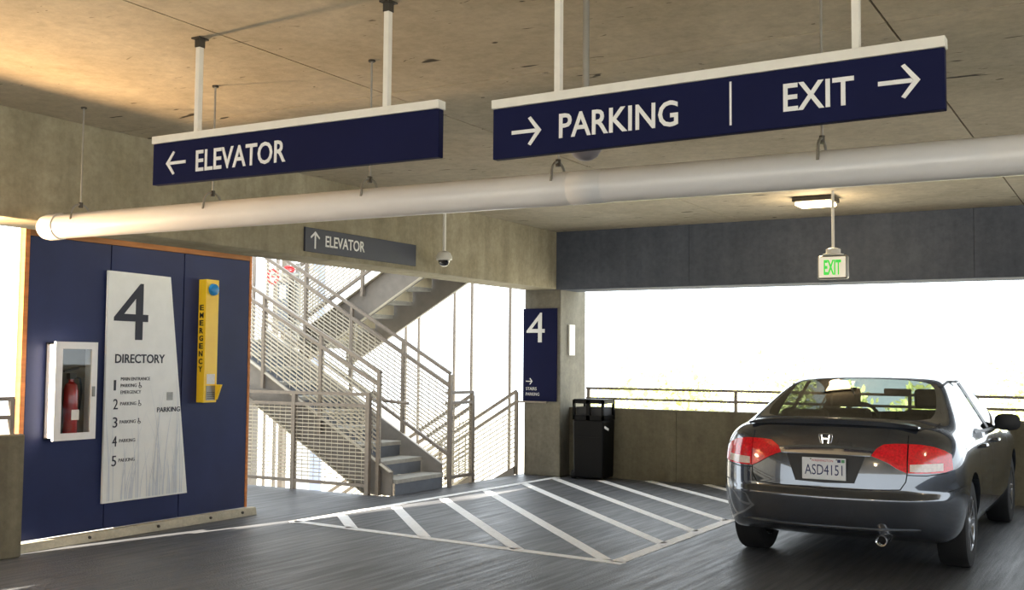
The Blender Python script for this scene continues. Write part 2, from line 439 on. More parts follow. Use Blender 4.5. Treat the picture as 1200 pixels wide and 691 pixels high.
# directory sign
U, V, N = (0,1,0), (0,0,1), (1,0,0)
XD = XP+0.035
dsg = thing('directory_sign', 'tall white tapered directory board on the blue partition', 'sign', (XP, 6.5, 0.28))
MB().prism([(6.045,0.285),(6.95,0.285),(6.70,2.175),(6.04,2.185)], (XP+0.012,0,0), U, V, N, 0.022).build('board', 'directory_white', dsg)
for y, z in ((6.2, 0.6), (6.7, 0.6), (6.2, 1.9), (6.6, 1.9)):
    MB().tube((XP, y, z), (XP+0.013, y, z), 0.02, 8).build('standoff', 'zinc', dsg)
gp = MB(); rg = random.Random(3)
for k in range(46):
    y0 = 6.07+0.84*rg.random(); hgt = 0.25+0.75*rg.random()**1.5; lean = rg.uniform(-0.28, 0.28); z0 = 0.30; w = 0.006+0.008*rg.random()
    pts = []
    for i in range(7):
        t = i/6.0; yy = y0+lean*t*t*hgt; zz = z0+hgt*t*(1-0.18*abs(lean)*t)
        edge = 6.94-(zz-0.285)*0.132
        yy = min(max(yy, 6.055), edge-0.02)
        pts.append((yy, zz, w*(1-t)+0.0012))
    vv = []
    for yy, zz, ww in pts: vv += [(XD+0.0004+0.00012*k, yy-ww/2, zz), (XD+0.0004+0.00012*k, yy+ww/2, zz)]
    gp.add(vv, [(2*i, 2*i+1, 2*i+3, 2*i+2) for i in range(6)])
tag(gp.build('grass_print', 'grass_print', dsg), kind='stuff')
lettering('4', (XD, 6.105, 1.62), U, V, N, 0.355, 0.475, 'letter_grey', dsg, name='numeral', bold=0.0)
lettering('DIRECTORY', (XD, 6.13, 1.425), U, V, N, 0.525, 0.075, 'letter_grey', dsg, bold=0.012)
for n_, z, lines, acc in (('1', 1.245, ['MAIN ENTRANCE', 'PARKING', 'EMERGENCY'], 1), ('2', 1.09, ['PARKING'], 0), ('3', 0.94, ['PARKING'], 0), ('4', 0.785, ['PARKING'], -1), ('5', 0.625, ['PARKING'], -1)):
    lettering(n_, (XD, 6.125, z-0.045), U, V, N, 0.045 if n_ != '1' else 0.02, 0.085, 'letter_grey', dsg, name='numeral', bold=0.0)
    for i, tx in enumerate(lines):
        zz = z-0.015 if len(lines) == 1 else z+0.035-0.055*i
        lettering(tx, (XD, 6.195, zz-0.0), U, V, N, 0.0235*len(tx), 0.028, 'letter_grey', dsg, depth=0.002)
        if i == acc:
            y = 6.195+0.0235*len(tx)+0.03; q = MB()
            q.tube((XD, y, zz+0.034), (XD+0.002, y, zz+0.034), 0.006, 8)
            q.bar((XD+0.001, y, zz+0.027), (XD+0.001, y+0.004, zz+0.012), 0.002, 0.006)
            q.bar((XD+0.001, y+0.004, zz+0.012), (XD+0.001, y+0.018, zz+0.010), 0.002, 0.005)
            q.bar((XD+0.001, y+0.018, zz+0.010), (XD+0.001, y+0.022, zz-0.002), 0.002, 0.005)
            for i2 in range(9):
                t0, t1 = PI*0.75+i2*PI/7, PI*0.75+(i2+1)*PI/7
                q.bar((XD+0.001, y+0.006+0.013*math.cos(t0), zz+0.006+0.013*math.sin(t0)), (XD+0.001, y+0.006+0.013*math.cos(t1), zz+0.006+0.013*math.sin(t1)), 0.002, 0.004)
            q.build('access_symbol', 'letter_grey', dsg)
lettering('PARKING', (XD, 6.585, 1.005), U, V, N, 0.255, 0.042, 'letter_grey', dsg, bold=0.01)
MB().box(XD, XD+0.003, 6.69, 6.755, 1.105, 1.175).build('map_square', 'zinc', dsg)

# fire cabinet with extinguisher
cb = thing('fire_cabinet', 'white fire extinguisher cabinet with glazed door on the blue partition', 'cabinet', (XP, 5.7, 0.83))
x0, x1 = XP+0.001, -7.25; ya, yb, za, zb = 5.50, 5.87, 0.835, 1.58
MB().box(x0, x0+0.01, ya, yb, za, zb).build('back', 'cabinet_inside', cb)
q = MB(); q.box(x0, x1-0.02, ya, ya+0.012, za, zb); q.box(x0, x1-0.02, yb-0.012, yb, za, zb); q.box(x0, x1-0.02, ya, yb, za, za+0.012); q.box(x0, x1-0.02, ya, yb, zb-0.012, zb)
q.build('box', 'cabinet_white', cb)
dr = MB(); dr.box(x1-0.02, x1, ya-0.01, ya+0.055, za-0.01, zb+0.01); dr.box(x1-0.02, x1, yb-0.045, yb+0.01, za-0.01, zb+0.01)
dr.box(x1-0.02, x1, ya+0.055, yb-0.045, za-0.01, za+0.045); dr.box(x1-0.02, x1, ya+0.055, yb-0.045, zb-0.045, zb+0.01)
door = dr.build('door', 'cabinet_white', cb)
MB().box(x1-0.013, x1-0.009, ya+0.055, yb-0.045, za+0.045, zb-0.045).build('pane', 'pane_glass', door)
MB().box(x1, x1+0.012, yb-0.035, yb-0.015, 1.16, 1.24).build('handle', 'zinc', door)
ex = thing('fire_extinguisher', 'red fire extinguisher standing inside the white cabinet', 'extinguisher', (-7.315, 5.69, 0.848))
MB().lathe([(0.05,0),(0.056,0.012),(0.056,0.36),(0.045,0.41),(0.02,0.43),(0.02,0.45)], 20, (-7.315, 5.69, 0.848)).build('cylinder', 'extinguisher_red', ex, smooth=True)
MB().box(-7.258, -7.2575, 5.655, 5.725, 0.98, 1.06).build('label_tag', 'paper_white', ex)
MB().box(-7.335, -7.295, 5.66, 5.72, 1.30, 1.345).build('valve', 'dark_steel', ex)
MB().bar((-7.315, 5.62, 1.36), (-7.315, 5.75, 1.385), 0.02, 0.014).build('handle', 'black_plastic', ex)
MB().path([(-7.315,5.72,1.32),(-7.315,5.77,1.30),(-7.315,5.785,1.2),(-7.315,5.77,1.05)], 0.009, 8).build('hose', 'rubber', ex, smooth=True)

# emergency call box
em = thing('emergency_phone', 'tall yellow emergency call box on the blue partition', 'call box', (XP, 7.13, 1.07))
xa, xb = XP+0.001, -7.285; ya, yb, za, zb = 7.06, 7.215, 1.075, 2.18
MB().box(xa, xb, ya, yb, za, zb).build('housing', 'yellow_box', em, bevel=0.004)
for i, ch in enumerate('EMERGENCY'):
    z = 1.925-i*0.069
    lettering(ch, (xa+0.022, ya, z-0.024), (1,0,0), (0,0,1), (0,-1,0), 0.046, 0.05, 'ink_black', em, bold=0.03)
bd = MB(); bd.lathe([(0.045,0),(0.055,0.006),(0.05,0.03),(0.02,0.042)], 20, (xb, 7.137, 2.09), axis='x'); bd.build('beacon', 'badge_blue', em, smooth=True)
MB().box(xb, xb+0.004, 7.09, 7.185, 1.24, 1.33).build('notice', 'paper_white', em)
sp = MB(); sp.box(xb, xb+0.006, 7.085, 7.19, 1.095, 1.225); spk = sp.build('speaker_plate', 'zinc', em)
for iy in range(5):
    for iz in range(4):
        MB().tube((xb+0.006, 7.1+iy*0.019, 1.11+iz*0.018), (xb+0.0075, 7.1+iy*0.019, 1.11+iz*0.018), 0.006, 6).build('speaker_hole', 'ink_black', spk)
MB().prism([(0,1.10),(0.02,1.10),(0.075,1.235),(0,1.235)], (xb,7.19,0), (1,0,0), (0,0,1), (0,1,0), 0.02).build('door_flap', 'yellow_box', em)

# ================================================================== HANGING SIGNS (plane y = 4)
US, VS, NS = (1,0,0), (0,0,1), (0,-1,0)
def hanging_sign(name, label, xa, xb, zb, zt, posts, tilt):
    t = thing(name, label, 'sign', ((xa+xb)/2, 4.0, zb))
    d = tilt  # z rise per metre along x
    def z(x, base): return base + d*(x-xa)
    MB().prism([(xa, zb), (xb, z(xb, zb)), (xb, z(xb, zt-0.04)), (xa, zt-0.04)], (0,4.0,0), US, VS, (0,1,0), 0.04).build('board', 'navy_sign', t, bevel=0.003)
    MB().prism([(xa-0.004, zt-0.04), (xb+0.004, z(xb, zt-0.04)), (xb+0.004, z(xb, zt)), (xa-0.004, zt)], (0,3.99,0), US, VS, (0,1,0), 0.06).build('top_cap', 'white_paint', t, bevel=0.003)
    for px in posts:
        p = MB().box(px-0.014, px+0.014, 4.004, 4.036, z(px, zt)-0.01, CEIL-0.004).build('post', 'white_paint', t, bevel=0.003)
        br = MB(); br.box(px-0.028, px+0.028, 3.985, 4.055, CEIL-0.008, CEIL); br.box(px-0.017, px+0.017, 4.0, 4.04, CEIL-0.05, CEIL-0.008)
        br.build('bracket', 'dark_steel', p)
    return t
YF = 4.0
es = hanging_sign('hanging_sign', 'hanging navy sign reading ELEVATOR with arrow to the left', -4.545, -2.715, 2.385, 2.645, (-4.24, -3.02), -0.004)
arrow((-4.372, YF, 2.492), US, VS, NS, 0.145, 0.125, 0.016, 'sign_white', es, angle=PI)
lettering('ELEVATOR', (-4.225, YF, 2.432), US, VS, NS, 0.61, 0.112, 'sign_white', es, bold=0.014)
ps = hanging_sign('hanging_sign', 'hanging navy sign reading PARKING and EXIT with arrows to the right', -2.43, -0.585, 2.34, 2.60, (-2.12, -0.89), 0.011)
arrow((-2.262, YF, 2.448), US, VS, NS, 0.145, 0.125, 0.016, 'sign_white', ps)
lettering('PARKING', (-2.105, YF, 2.402), US, VS, NS, 0.53, 0.105, 'sign_white', ps, bold=0.014)
MB().prism([(-1.364,2.382),(-1.356,2.382),(-1.356,2.552),(-1.364,2.552)], (0,YF,0), US, VS, NS, 0.003).build('divider', 'sign_white', ps)
lettering('EXIT', (-1.155, YF, 2.412), US, VS, NS, 0.26, 0.105, 'sign_white', ps, bold=0.014)
arrow((-0.738, YF, 2.475), US, VS, NS, 0.145, 0.125, 0.016, 'sign_white', ps)

# ================================================================== DRAIN PIPE AND HANGERS
YP = 4.78
def pz(x): return 2.345 - 0.0055*(x+5.6)
dp = thing('drain_pipe', 'long white plastic drain pipe slung across under the ceiling', 'pipe', (-6.4, YP, pz(-6.4)))
pp = MB(); pp.tube((-6.40, YP, pz(-6.40)), (XR-0.3, YP, pz(XR-0.3)), 0.083, 32, caps=False); pp.build('pipe', 'pvc_white', dp, smooth=True)
MB().lathe([(0.02,-0.10),(0.06,-0.085),(0.082,-0.05),(0.09,-0.01),(0.09,0.10),(0.083,0.104)], 32, (-6.40, YP, pz(-6.4)), axis='x').build('end_cap', 'pvc_white', dp, smooth=True)
for xc in (-2.35, 2.5):
    MB().lathe([(0.083,-0.09),(0.0845,-0.088),(0.0845,0.088),(0.083,0.09)], 32, (xc, YP, pz(xc)), axis='x').build('coupling', 'pvc_white', dp, smooth=True)
ords = ['nearest the capped pipe end', 'behind the word ELEVATOR', 'near the right end of the ELEVATOR sign', 'below the word PARKING', 'below the word EXIT']
for i, xh in enumerate((-6.11, -4.90, -3.70, -2.52, -1.21)):
    zc = pz(xh)
    h = thing('pipe_hanger', 'steel rod hanger on the white pipe ' + ords[i], 'hanger', (xh, YP, CEIL), 'rod hangers on the drain pipe')
    MB().tube((xh, YP, zc+0.13), (xh, YP, CEIL), 0.006, 8).build('rod', 'zinc', h)
    c = MB(); pts = [(xh, YP+0.078, zc+0.03)]
    for k in range(13):
        t = PI*k/12; pts.append((xh, YP+0.07*math.cos(t), zc+0.075+0.062*math.sin(t)))
    pts.append((xh, YP-0.078, zc+0.03))
    c.path(pts, 0.007, 6); c.build('clevis', 'zinc', h, smooth=True)
    MB().tube((xh, YP, zc+0.115), (xh, YP, zc+0.15), 0.014, 6).build('nut', 'dark_steel', h)
    MB().lathe([(0.02,-0.01),(0.02,0)], 10, (xh, YP, CEIL)).build('ceiling_plate', 'dark_steel', h)

# ------------------------------------------------------------------ small elevator sign on the beam
bs = thing('beam_sign', 'slate grey ELEVATOR sign with up arrow on the beam face', 'sign', (XB1, 8.4, 2.45))
MB().box(XB1, XB1+0.02, 7.52, 9.25, 2.445, 2.665).build('board', 'slate_sign', bs, bevel=0.002)
arrow((XB1+0.02, 7.655, 2.558), U, V, N, 0.16, 0.13, 0.018, 'sign_white', bs, angle=PI/2)
lettering('ELEVATOR', (XB1+0.02, 7.80, 2.508), U, V, N, 0.585, 0.105, 'sign_white', bs, bold=0.014)

# ------------------------------------------------------------------ dome cameras
def dome_camera(label, x, y, zbot, r, shell, lens):
    t = thing('dome_camera', label, 'camera', (x, y, zbot), 'pole mounted dome cameras')
    MB().tube((x, y, zbot+r*1.9), (x, y, CEIL), r*0.22, 12).build('pole', 'white_paint', t, smooth=True)
    MB().lathe([(r*0.3, r*2.0),(r*0.8, r*1.75),(r*1.05, r*1.2),(r*1.05, r*0.85),(r*0.8, r*0.78)], 24, (x, y, zbot)).build('housing', shell, t, smooth=True)
    MB().lathe([(r*0.06, 0),(r*0.35, r*0.06),(r*0.6, r*0.25),(r*0.76, r*0.6),(r*0.8, r*0.85)], 24, (x, y, zbot)).build('dome', lens, t, smooth=True)
    MB().lathe([(r*0.25, -0.012),(r*0.6, 0)], 16, (x, y, CEIL)).build('ceiling_plate', 'dark_steel', t)
    return t
dome_camera('white dome camera with dark lens hanging in front of the beam', -6.35, 9.49, 2.455, 0.082, 'dome_white', 'dome_smoke')
t = thing('dome_camera', 'grey dome camera half hidden behind the PARKING sign', 'camera', (-2.18, 4.4, 2.38), 'pole mounted dome cameras')
MB().tube((-2.18, 4.4, 2.44), (-2.18, 4.4, CEIL), 0.016, 12).build('pole', 'zinc', t, smooth=True)
MB().lathe([(0.075,0.10),(0.08,0.055),(0.072,0.045)], 24, (-2.18,4.4,2.38)).build('housing', 'dome_grey', t, smooth=True)
MB().lathe([(0.012,0),(0.03,0.004),(0.055,0.02),(0.07,0.045)], 24, (-2.18,4.4,2.38)).build('dome', 'dome_grey', t, smooth=True)

# ------------------------------------------------------------------ exit sign and lamps
ex_ = thing('exit_sign', 'small lit green EXIT sign hanging before the far opening', 'exit sign', (-2.59, 10.62, 2.28))
MB().tube((-2.59,10.62,2.58), (-2.59,10.62,CEIL), 0.014, 12).build('stem', 'white_paint', ex_, smooth=True)
MB().lathe([(0.10,0),(0.10,0.012),(0.07,0.02),(0.07,0.06),(0.03,0.075)], 20, (-2.59,10.62,2.515)).build('canopy', 'dome_white', ex_, smooth=True)
MB().box(-2.74,-2.445,10.585,10.655,2.285,2.515).build('housing', 'zinc', ex_, bevel=0.02)
MB().box(-2.72,-2.465,10.575,10.587,2.30,2.50).build('face', 'exit_face', ex_, bevel=0.01)
lettering('EXIT', (-2.67, 10.575, 2.325), US, VS, NS, 0.165, 0.145, 'exit_green', ex_, bold=0.03)
def ceiling_lamp(label, x, y, power, rot=0.0):
    t = thing('ceiling_lamp', label, 'lamp', (x, y, CEIL), 'square deck lamps under the ceiling')
    MB().box(x-0.2, x+0.2, y-0.16, y+0.16, CEIL-0.05, CEIL).build('housing', 'dark_steel', t, bevel=0.01)
    MB().box(x-0.175, x+0.175, y-0.135, y+0.135, CEIL-0.085, CEIL-0.051).build('lens', 'lamp_lens', t, bevel=0.01)
    ld = bpy.data.lights.new('lamp_light', 'POINT'); ld.energy = power; ld.color = (1.0, 0.78, 0.5); ld.shadow_soft_size = 0.12
    lo = bpy.data.objects.new('lamp_light', ld); COL.objects.link(lo); lo.location = (0, 0, -0.22); lo.parent = t
    return t
ceiling_lamp('glowing square deck lamp on the ceiling beside the EXIT sign', -2.84, 10.95, 18)
LP = Vector((-7.0, 4.20, 2.02)); LD = Vector((0.62, -0.36, 0.55)).normalized()  # unseen lamp added for a warm ceiling glow, in place of bounced sunlight
t = thing('added_glow_lamp', 'unseen warm lamp added under the stair-side beam for the ceiling glow', 'lamp', LP)
MB().tube(LP, (LP.x, LP.y, 2.40), 0.015, 8).build('bracket', 'dark_steel', t)
MB().tube(LP-LD*0.10, LP-LD*0.01, 0.07, 16, 0.11).build('housing', 'dark_steel', t, smooth=True)
MB().tube(LP-LD*0.01, LP, 0.10, 16).build('lens', 'lamp_lens', t)
ld = bpy.data.lights.new('lamp_light', 'AREA'); ld.shape = 'DISK'; ld.energy = 130; ld.size = 0.2; ld.color = (1.0, 0.62, 0.30)
lo = bpy.data.objects.new('lamp_light', ld); COL.objects.link(lo); lo.location = LD*0.02; lo.rotation_euler = LD.to_track_quat('-Z', 'Y').to_euler(); lo.parent = t
ceiling_lamp('deck lamp on the ceiling behind the camera', -1.0, -1.0, 40)
ceiling_lamp('deck lamp on the ceiling at the right, out of view', 4.0, 5.0, 40)

# ------------------------------------------------------------------ column sign
cs = thing('column_sign', 'navy sign with large white 4 on the corner column', 'sign', (-6.79, 12.4, 0.95))
MB().box(-7.035, -6.545, 12.395, 12.42, 0.955, 2.155).build('board', 'navy_sign', cs, bevel=0.002)
lettering('4', (-6.985, 12.395, 1.715), US, VS, NS, 0.27, 0.385, 'sign_white', cs, name='numeral', bold=0.0)
arrow((-6.94, 12.395, 1.21), US, VS, NS, 0.10, 0.085, 0.012, 'sign_white', cs)
lettering('STAIRS', (-6.99, 12.395, 1.095), US, VS, NS, 0.16, 0.04, 'sign_white', cs)
lettering('PARKING', (-6.99, 12.395, 1.025), US, VS, NS, 0.20, 0.04, 'sign_white', cs)
tag(MB().tube((-7.12, 12.36, 0.945), (-6.66, 12.36, 0.945), 0.012, 8).build('grab_bar', 'rail_steel'), 'thin steel bar from the stair post to the corner column', 'bar')
tag(MB().box(-6.499, -6.47, 12.62, 12.78, 1.55, 1.95).build('junction_box', 'white_paint', bevel=0.006), 'pale box on the lit side of the corner column', 'box')

# ------------------------------------------------------------------ bin
tb = thing('trash_bin', 'black trash bin with slotted hood against the far parapet', 'bin', (-6.06, 12.5, 0))
bx0, bx1, by0, by1 = -6.27, -5.84, 12.32, 12.66
MB().prism([(bx0+0.015,0.02),(bx1-0.015,0.02),(bx1,0.74),(bx0,0.74)], (0,by0,0), US, VS, (0,1,0), by1-by0).build('body', 'bin_black', tb, bevel=0.02)
h = MB()
tx = 0.03
for (cx, cy) in ((bx0, by0), (bx1-tx, by0), (bx0, by1-tx), (bx1-tx, by1-tx)): h.box(cx, cx+tx, cy, cy+tx, 0.741, 0.99)
h.box(bx0+0.19, bx0+0.24, by0, by0+tx, 0.741, 0.99)
h.box(bx0, bx1, by0, by0+tx, 0.741, 0.80); h.box(bx0, bx1, by1-tx, by1, 0.741, 0.80); h.box(bx1-tx, bx1, by0, by1, 0.741, 0.80); h.box(bx0, bx0+tx, by0, by1, 0.741, 0.80)
h.box(bx0, bx1, by0, by0+tx, 0.945, 0.99); h.box(bx0, bx1, by1-tx, by1, 0.945, 0.99); h.box(bx1-tx, bx1, by0, by1, 0.945, 0.99); h.box(bx0, bx0+tx, by0, by1, 0.945, 0.99)
hood = h.build('hood', 'bin_black', tb)
MB().box(bx0+tx, bx1-tx, by0+0.05, by1-tx, 0.70, 0.90).build('liner', 'bin_inside', tb)
MB().box(bx0+0.01, bx1-0.01, by0+0.01, by1-0.01, 0.99, 1.0).build('hood_top', 'bin_black', hood)
MB().bar((bx1+0.002, by0+0.03, 0.66), (bx1+0.002, by0+0.15, 0.62), 0.004, 0.03).build('sticker', 'sign_white', tb)
for y in (by0+0.05, by1-0.05):
    MB().tube((bx0-0.02, y, 0.055), (bx0+0.02, y, 0.055), 0.055, 16).build('wheel', 'rubber', tb)
MB().box(bx0+0.05, bx1-0.05, by0-0.008, by0-0.0005, 0.52, 0.53).build('door_lip', 'bin_black', tb)

# ------------------------------------------------------------------ hatched floor marking
hm = thing('floor_marking', 'white hatched no-parking marking painted on the deck', 'marking', (-5, 10, 0))
ZP = 0.004
def stripe(p, q, w, name='stripe'):
    p = Vector((*p, 0)); q = Vector((*q, 0)); d = (q-p).normalized(); a = Vector((-d.y, d.x, 0))*w/2
    P = [p-a, q-a, q+a, p+a]; mb = MB(); mb.add([(v.x, v.y, 0.0005) for v in P]+[(v.x, v.y, ZP) for v in P], [(4,5,6,7),(0,1,5,4),(1,2,6,5),(2,3,7,6),(3,0,4,7)])
    return mb.build(name, 'road_paint', hm)
stripe((-6.74, 7.66), (-3.33, 7.38), 0.09, 'border_line')
stripe((-6.70, 7.63), (-6.50, 12.36), 0.09, 'border_line')
stripe((-3.40, 7.40), (-3.40, 9.99), 0.11, 'border_line')
def inner(k, a, b): stripe(a, b, 0.10)
for a, b in [((-6.59,8.18),(-6.03,7.62)), ((-6.53,8.95),(-5.22,7.57)), ((-6.53,9.79),(-4.28,7.48)), ((-6.51,10.64),(-3.52,7.46)), ((-6.5,11.5),(-3.43,8.36)), ((-6.45,12.2),(-3.43,9.1)), ((-5.9,12.36),(-3.43,9.88)), ((-5.36,12.62),(-3.6,10.98)), ((-4.62,12.66),(-3.9,11.95))]:
    stripe(a, b, 0.10)
# ================================================================== STAIRS
RISE, RUN = 0.172, 0.302
def mesh_panel(mb, y, x0, x1, zlow, zhigh, dv=0.05, dx=0.10, t=0.014, slope=0.0):
    """wire panel in plane y between x0..x1; zlow/zhigh functions of x; wires parallel to the lower edge plus uprights"""
    n = max(1, int(round(abs(x1-x0)/dx)))
    for i in range(n+1):
        x = x0+(x1-x0)*i/n
        mb.bar((x, y, zlow(x)), (x, y, zhigh(x)), t*0.45, t*0.45)
    hgt = min(zhigh(x0)-zlow(x0), zhigh(x1)-zlow(x1)); k = int(hgt/dv)
    for j in range(1, k+1):
        mb.bar((x0, y, zlow(x0)+j*dv), (x1, y, zlow(x1)+j*dv), t, t)
    return mb
def flight(name, label, xs_, zs_, sgn, n, y0, y1, stop, sbot, xa, xb, clip=None, riser='riser_paint'):
    """n steps starting at x=xs_, z=zs_ running towards sgn in x (rise>0 up)"""
    t = thing(name, label, 'staircase', (xs_, (y0+y1)/2, zs_))
    up = 1 if n > 0 else -1; n = abs(n)
    for k in range(n):
        if up > 0:
            zt = zs_+RISE*(k+1); xa_, xb_ = xs_+sgn*RUN*k, xs_+sgn*RUN*(k+1)
            zr0 = zt-RISE
        else:
            zt = zs_-RISE*(k+1); xa_, xb_ = xs_+sgn*RUN*k, xs_+sgn*RUN*(k+1); zr0 = zt
        lo, hi = min(xa_-sgn*0.02, xb_), max(xa_-sgn*0.02, xb_)
        MB().box(lo, hi, y0+0.03, y1-0.03, zt-0.045, zt).build('tread', 'tread_concrete', t, bevel=0.004)
        rx = xa_
        MB().box(min(rx, rx+sgn*0.012), max(rx, rx+sgn*0.012), y0+0.03, y1-0.03, zr0 if up > 0 else zt, (zt-0.046) if up > 0 else zt+RISE-0.046).build('riser', riser, t)
    for y in (y0, y1):
        mb = MB(); poly = [(xa, sbot(xa)), (xb, sbot(xb)), (xb, stop(xb)), (xa, stop(xa))]
        if clip is not None:
            # clip the lower corner to the floor
            xc = clip; poly = [(xa, 0.0), (xc, 0.0), (xb, sbot(xb)), (xb, stop(xb)), (xa, stop(xa))]
        mb.prism([(a, b) for a, b in poly], (0, y-0.008, 0), US, VS, (0,1,0), 0.016)
        s_ = mb.build('stringer', 'stringer_paint', t)
        ysg = -1 if y == y0 else 1
        fl_ = MB(); fl_.bar((xa, y+ysg*0.03, stop(xa)-0.012), (xb, y+ysg*0.03, stop(xb)-0.012), 0.06, 0.012); fl_.build('flange', 'mesh_steel', s_)
        fx = clip if clip is not None else xa
        fl_ = MB(); fl_.bar((fx, y+ysg*0.03, (0.012 if clip is not None else sbot(fx)+0.012)), (xb, y+ysg*0.03, sbot(xb)+0.012), 0.06, 0.012); fl_.build('flange', 'mesh_steel', s_)
    return t
YN, YF2 = 9.66, 10.62
flight('staircase', 'steel stair flight climbing from the deck to the landing', -7.08, 0.0, -1, 10, YN, YF2, lambda x: 0.57*(-6.63-x), lambda x: 0.57*(-7.46-x), -7.10, -9.95, clip=-7.46)
UX = -9.25
YU0, YU1 = 10.80, 11.75
flight('staircase', 'upper stair flight seen from below behind the beam', UX, 1.72, 1, 7, YU0, YU1, lambda x: 1.82+0.57*(x+8.64)+0.44, lambda x: 1.82+0.57*(x+8.64), -9.45, -7.08, riser='riser_lit')
YD0, YD1 = 11.36, 12.33
flight('staircase', 'stair flight leading down beside the corner column', -7.10, 0.0, -1, -10, YD0, YD1, lambda x: 0.57*(x+7.10)+0.12, lambda x: 0.57*(x+7.10)-0.30, -7.12, -10.1)

ld_ = thing('stair_landing', 'steel framed stair landing behind the blue partition', 'landing', (-10.4, 10.8, 1.72))
MB().box(-11.2, -9.8, 9.66, 10.71, 1.62, 1.72).build('slab', 'tread_concrete', ld_); MB().box(-11.2, -9.27, 10.712, 11.8, 1.62, 1.72).build('slab', 'tread_concrete', ld_)
MB().box(-11.22, -9.8, 9.62, 9.655, 1.45, 1.75).build('edge_channel', 'stringer_paint', ld_)
for x in (-11.1,):
    for y in (9.8, 11.7):
        MB().box(x-.06, x+.06, y-.06, y+.06, -11, 1.615).build('support_post', 'stringer_paint', ld_)

def stair_railing(label, y, posts, top, x0, x1, lows, mlow, rails, wires=True, endpost=True, zpost=None, dv=0.048):
    t = thing('stair_railing', label, 'railing', (x0, y, zpost(x0) if zpost else 0))
    for px in posts:
        MB().box(px-0.02, px+0.02, y-0.02, y+0.02, zpost(px), top(px)-0.015).build('post', 'rail_steel', t)
    for off in rails:
        MB().bar((x0, y, top(x0)-off), (x1, y, top(x1)-off), 0.042, 0.036).build('rail', 'rail_steel', t)
    if wires:
        mb = mesh_panel(MB(), y, x0, x1, mlow, lambda x: top(x)-rails[1 if len(rails) > 1 else 0], dv=dv)
        tag(mb.build('wire_mesh', 'mesh_steel', t), kind='stuff')
    return t
ntop = lambda x: 1.33+0.512*(-7.24-x)
stair_railing('near railing of the climbing stair with slanted wire mesh', YN-0.05, (-7.26, -8.09, -8.96, -9.75), ntop, -7.24, -9.95, None, lambda x: 0.57*(-6.60-x)+0.03, (0.0, 0.145), zpost=lambda x: max(0.0, 0.57*(-6.63-x)-0.2) if x < -7.3 else 0.0)
ftop = lambda x: 1.32+0.557*(-7.03-x)
stair_railing('far railing of the climbing stair ending at the bottom step', YF2+0.05, (-7.03, -7.71, -8.5, -9.25), ftop, -7.03, -9.95, None, lambda x: 0.557*(-6.63-x)+0.16, (0.0, 0.145, 0.95), zpost=lambda x: max(0.0, 0.57*(-6.63-x)-0.2) if x < -7.1 else 0.0)
utop = lambda x: 1.82+0.57*(x+8.64)+0.44+1.0
stair_railing('wire mesh railing of the upper stair flight', YU0-0.06, (-9.3, -8.4, -7.5), utop, -9.4, -7.1, None, lambda x: 1.82+0.57*(x+8.64)+0.56, (0.0, 0.14, 0.88), zpost=lambda x: 1.82+0.57*(x+8.64)+0.3)
dtop = lambda x: 1.08+0.60*(x+7.12)
stair_railing('far railing of the descending stair beside the corner column', YD1+0.05, (-7.12, -8.3), dtop, -7.12, -9.6, None, lambda x: 0.57*(x+7.10)+0.14, (0.0, 0.14), zpost=lambda x: 0.0 if x > -7.2 else 0.57*(x+7.10)+0.0, dv=0.06)
stair_railing('near railing of the descending stair below the mesh panels', YD0-0.05, (-7.12, -8.3), lambda x: dtop(x)-0.02, -7.12, -9.6, None, lambda x: 0.57*(x+7.10)+0.14, (0.0, 0.14), zpost=lambda x: 0.0 if x > -7.2 else 0.57*(x+7.10)+0.0, dv=0.06)
# handrail extension at the foot of the climbing stair
tag(MB().path([(-7.45, 9.74, 1.12), (-7.28, 9.74, 1.02), (-6.96, 9.74, 1.0)], 0.018, 8).build('handrail_end', 'rail_steel', smooth=True), 'level handrail end jutting out over the first step', 'handrail')

# level guard along the slab edge, x direction
lg = thing('guard_railing', 'level mesh guard railing along the slab edge below the stair', 'railing', (-8.3, 9.56, 0))
YG = 9.555
for px in (-7.36, -8.42, -9.6, -10.8): MB().box(px-0.025, px+0.025, YG-0.025, YG+0.025, 0, 1.075).build('post', 'rail_steel', lg)
for z in (1.09, 0.965, 0.10): MB().bar((-7.34, YG, z), (-11.0, YG, z), 0.04, 0.035).build('rail', 'rail_steel', lg)
wm = MB()
for i in range(43): wm.bar((-7.36-i*0.085, YG, 0.12), (-7.36-i*0.085, YG, 0.95), 0.005, 0.005)
for j in range(1, 20): wm.bar((-7.36, YG, 0.12+j*0.042), (-11.0, YG, 0.12+j*0.042), 0.010, 0.010)
tag(wm.build('wire_mesh', 'mesh_steel', lg), kind='stuff')
# short level guard between the two flights (y direction)
sg = thing('guard_railing', 'short mesh guard railing between the up and down flights', 'railing', (-7.10, 11.0, 0))
MB().box(-7.12, -7.08, 11.24, 11.28, 0, 1.09).build('post', 'rail_steel', sg)
for z in (1.09, 0.97, 0.10): MB().bar((-7.10, 10.70, z), (-7.10, 11.27, z), 0.045, 0.035).build('rail', 'rail_steel', sg)
wm = MB()
for i in range(9): wm.bar((-7.10, 10.72+i*0.068, 0.12), (-7.10, 10.72+i*0.068, 0.96), 0.006, 0.006)
for j in range(1, 17): wm.bar((-7.10, 10.70, 0.12+j*0.05), (-7.10, 11.25, 0.12+j*0.05), 0.006, 0.006)
tag(wm.build('wire_mesh', 'mesh_steel', sg), kind='stuff')

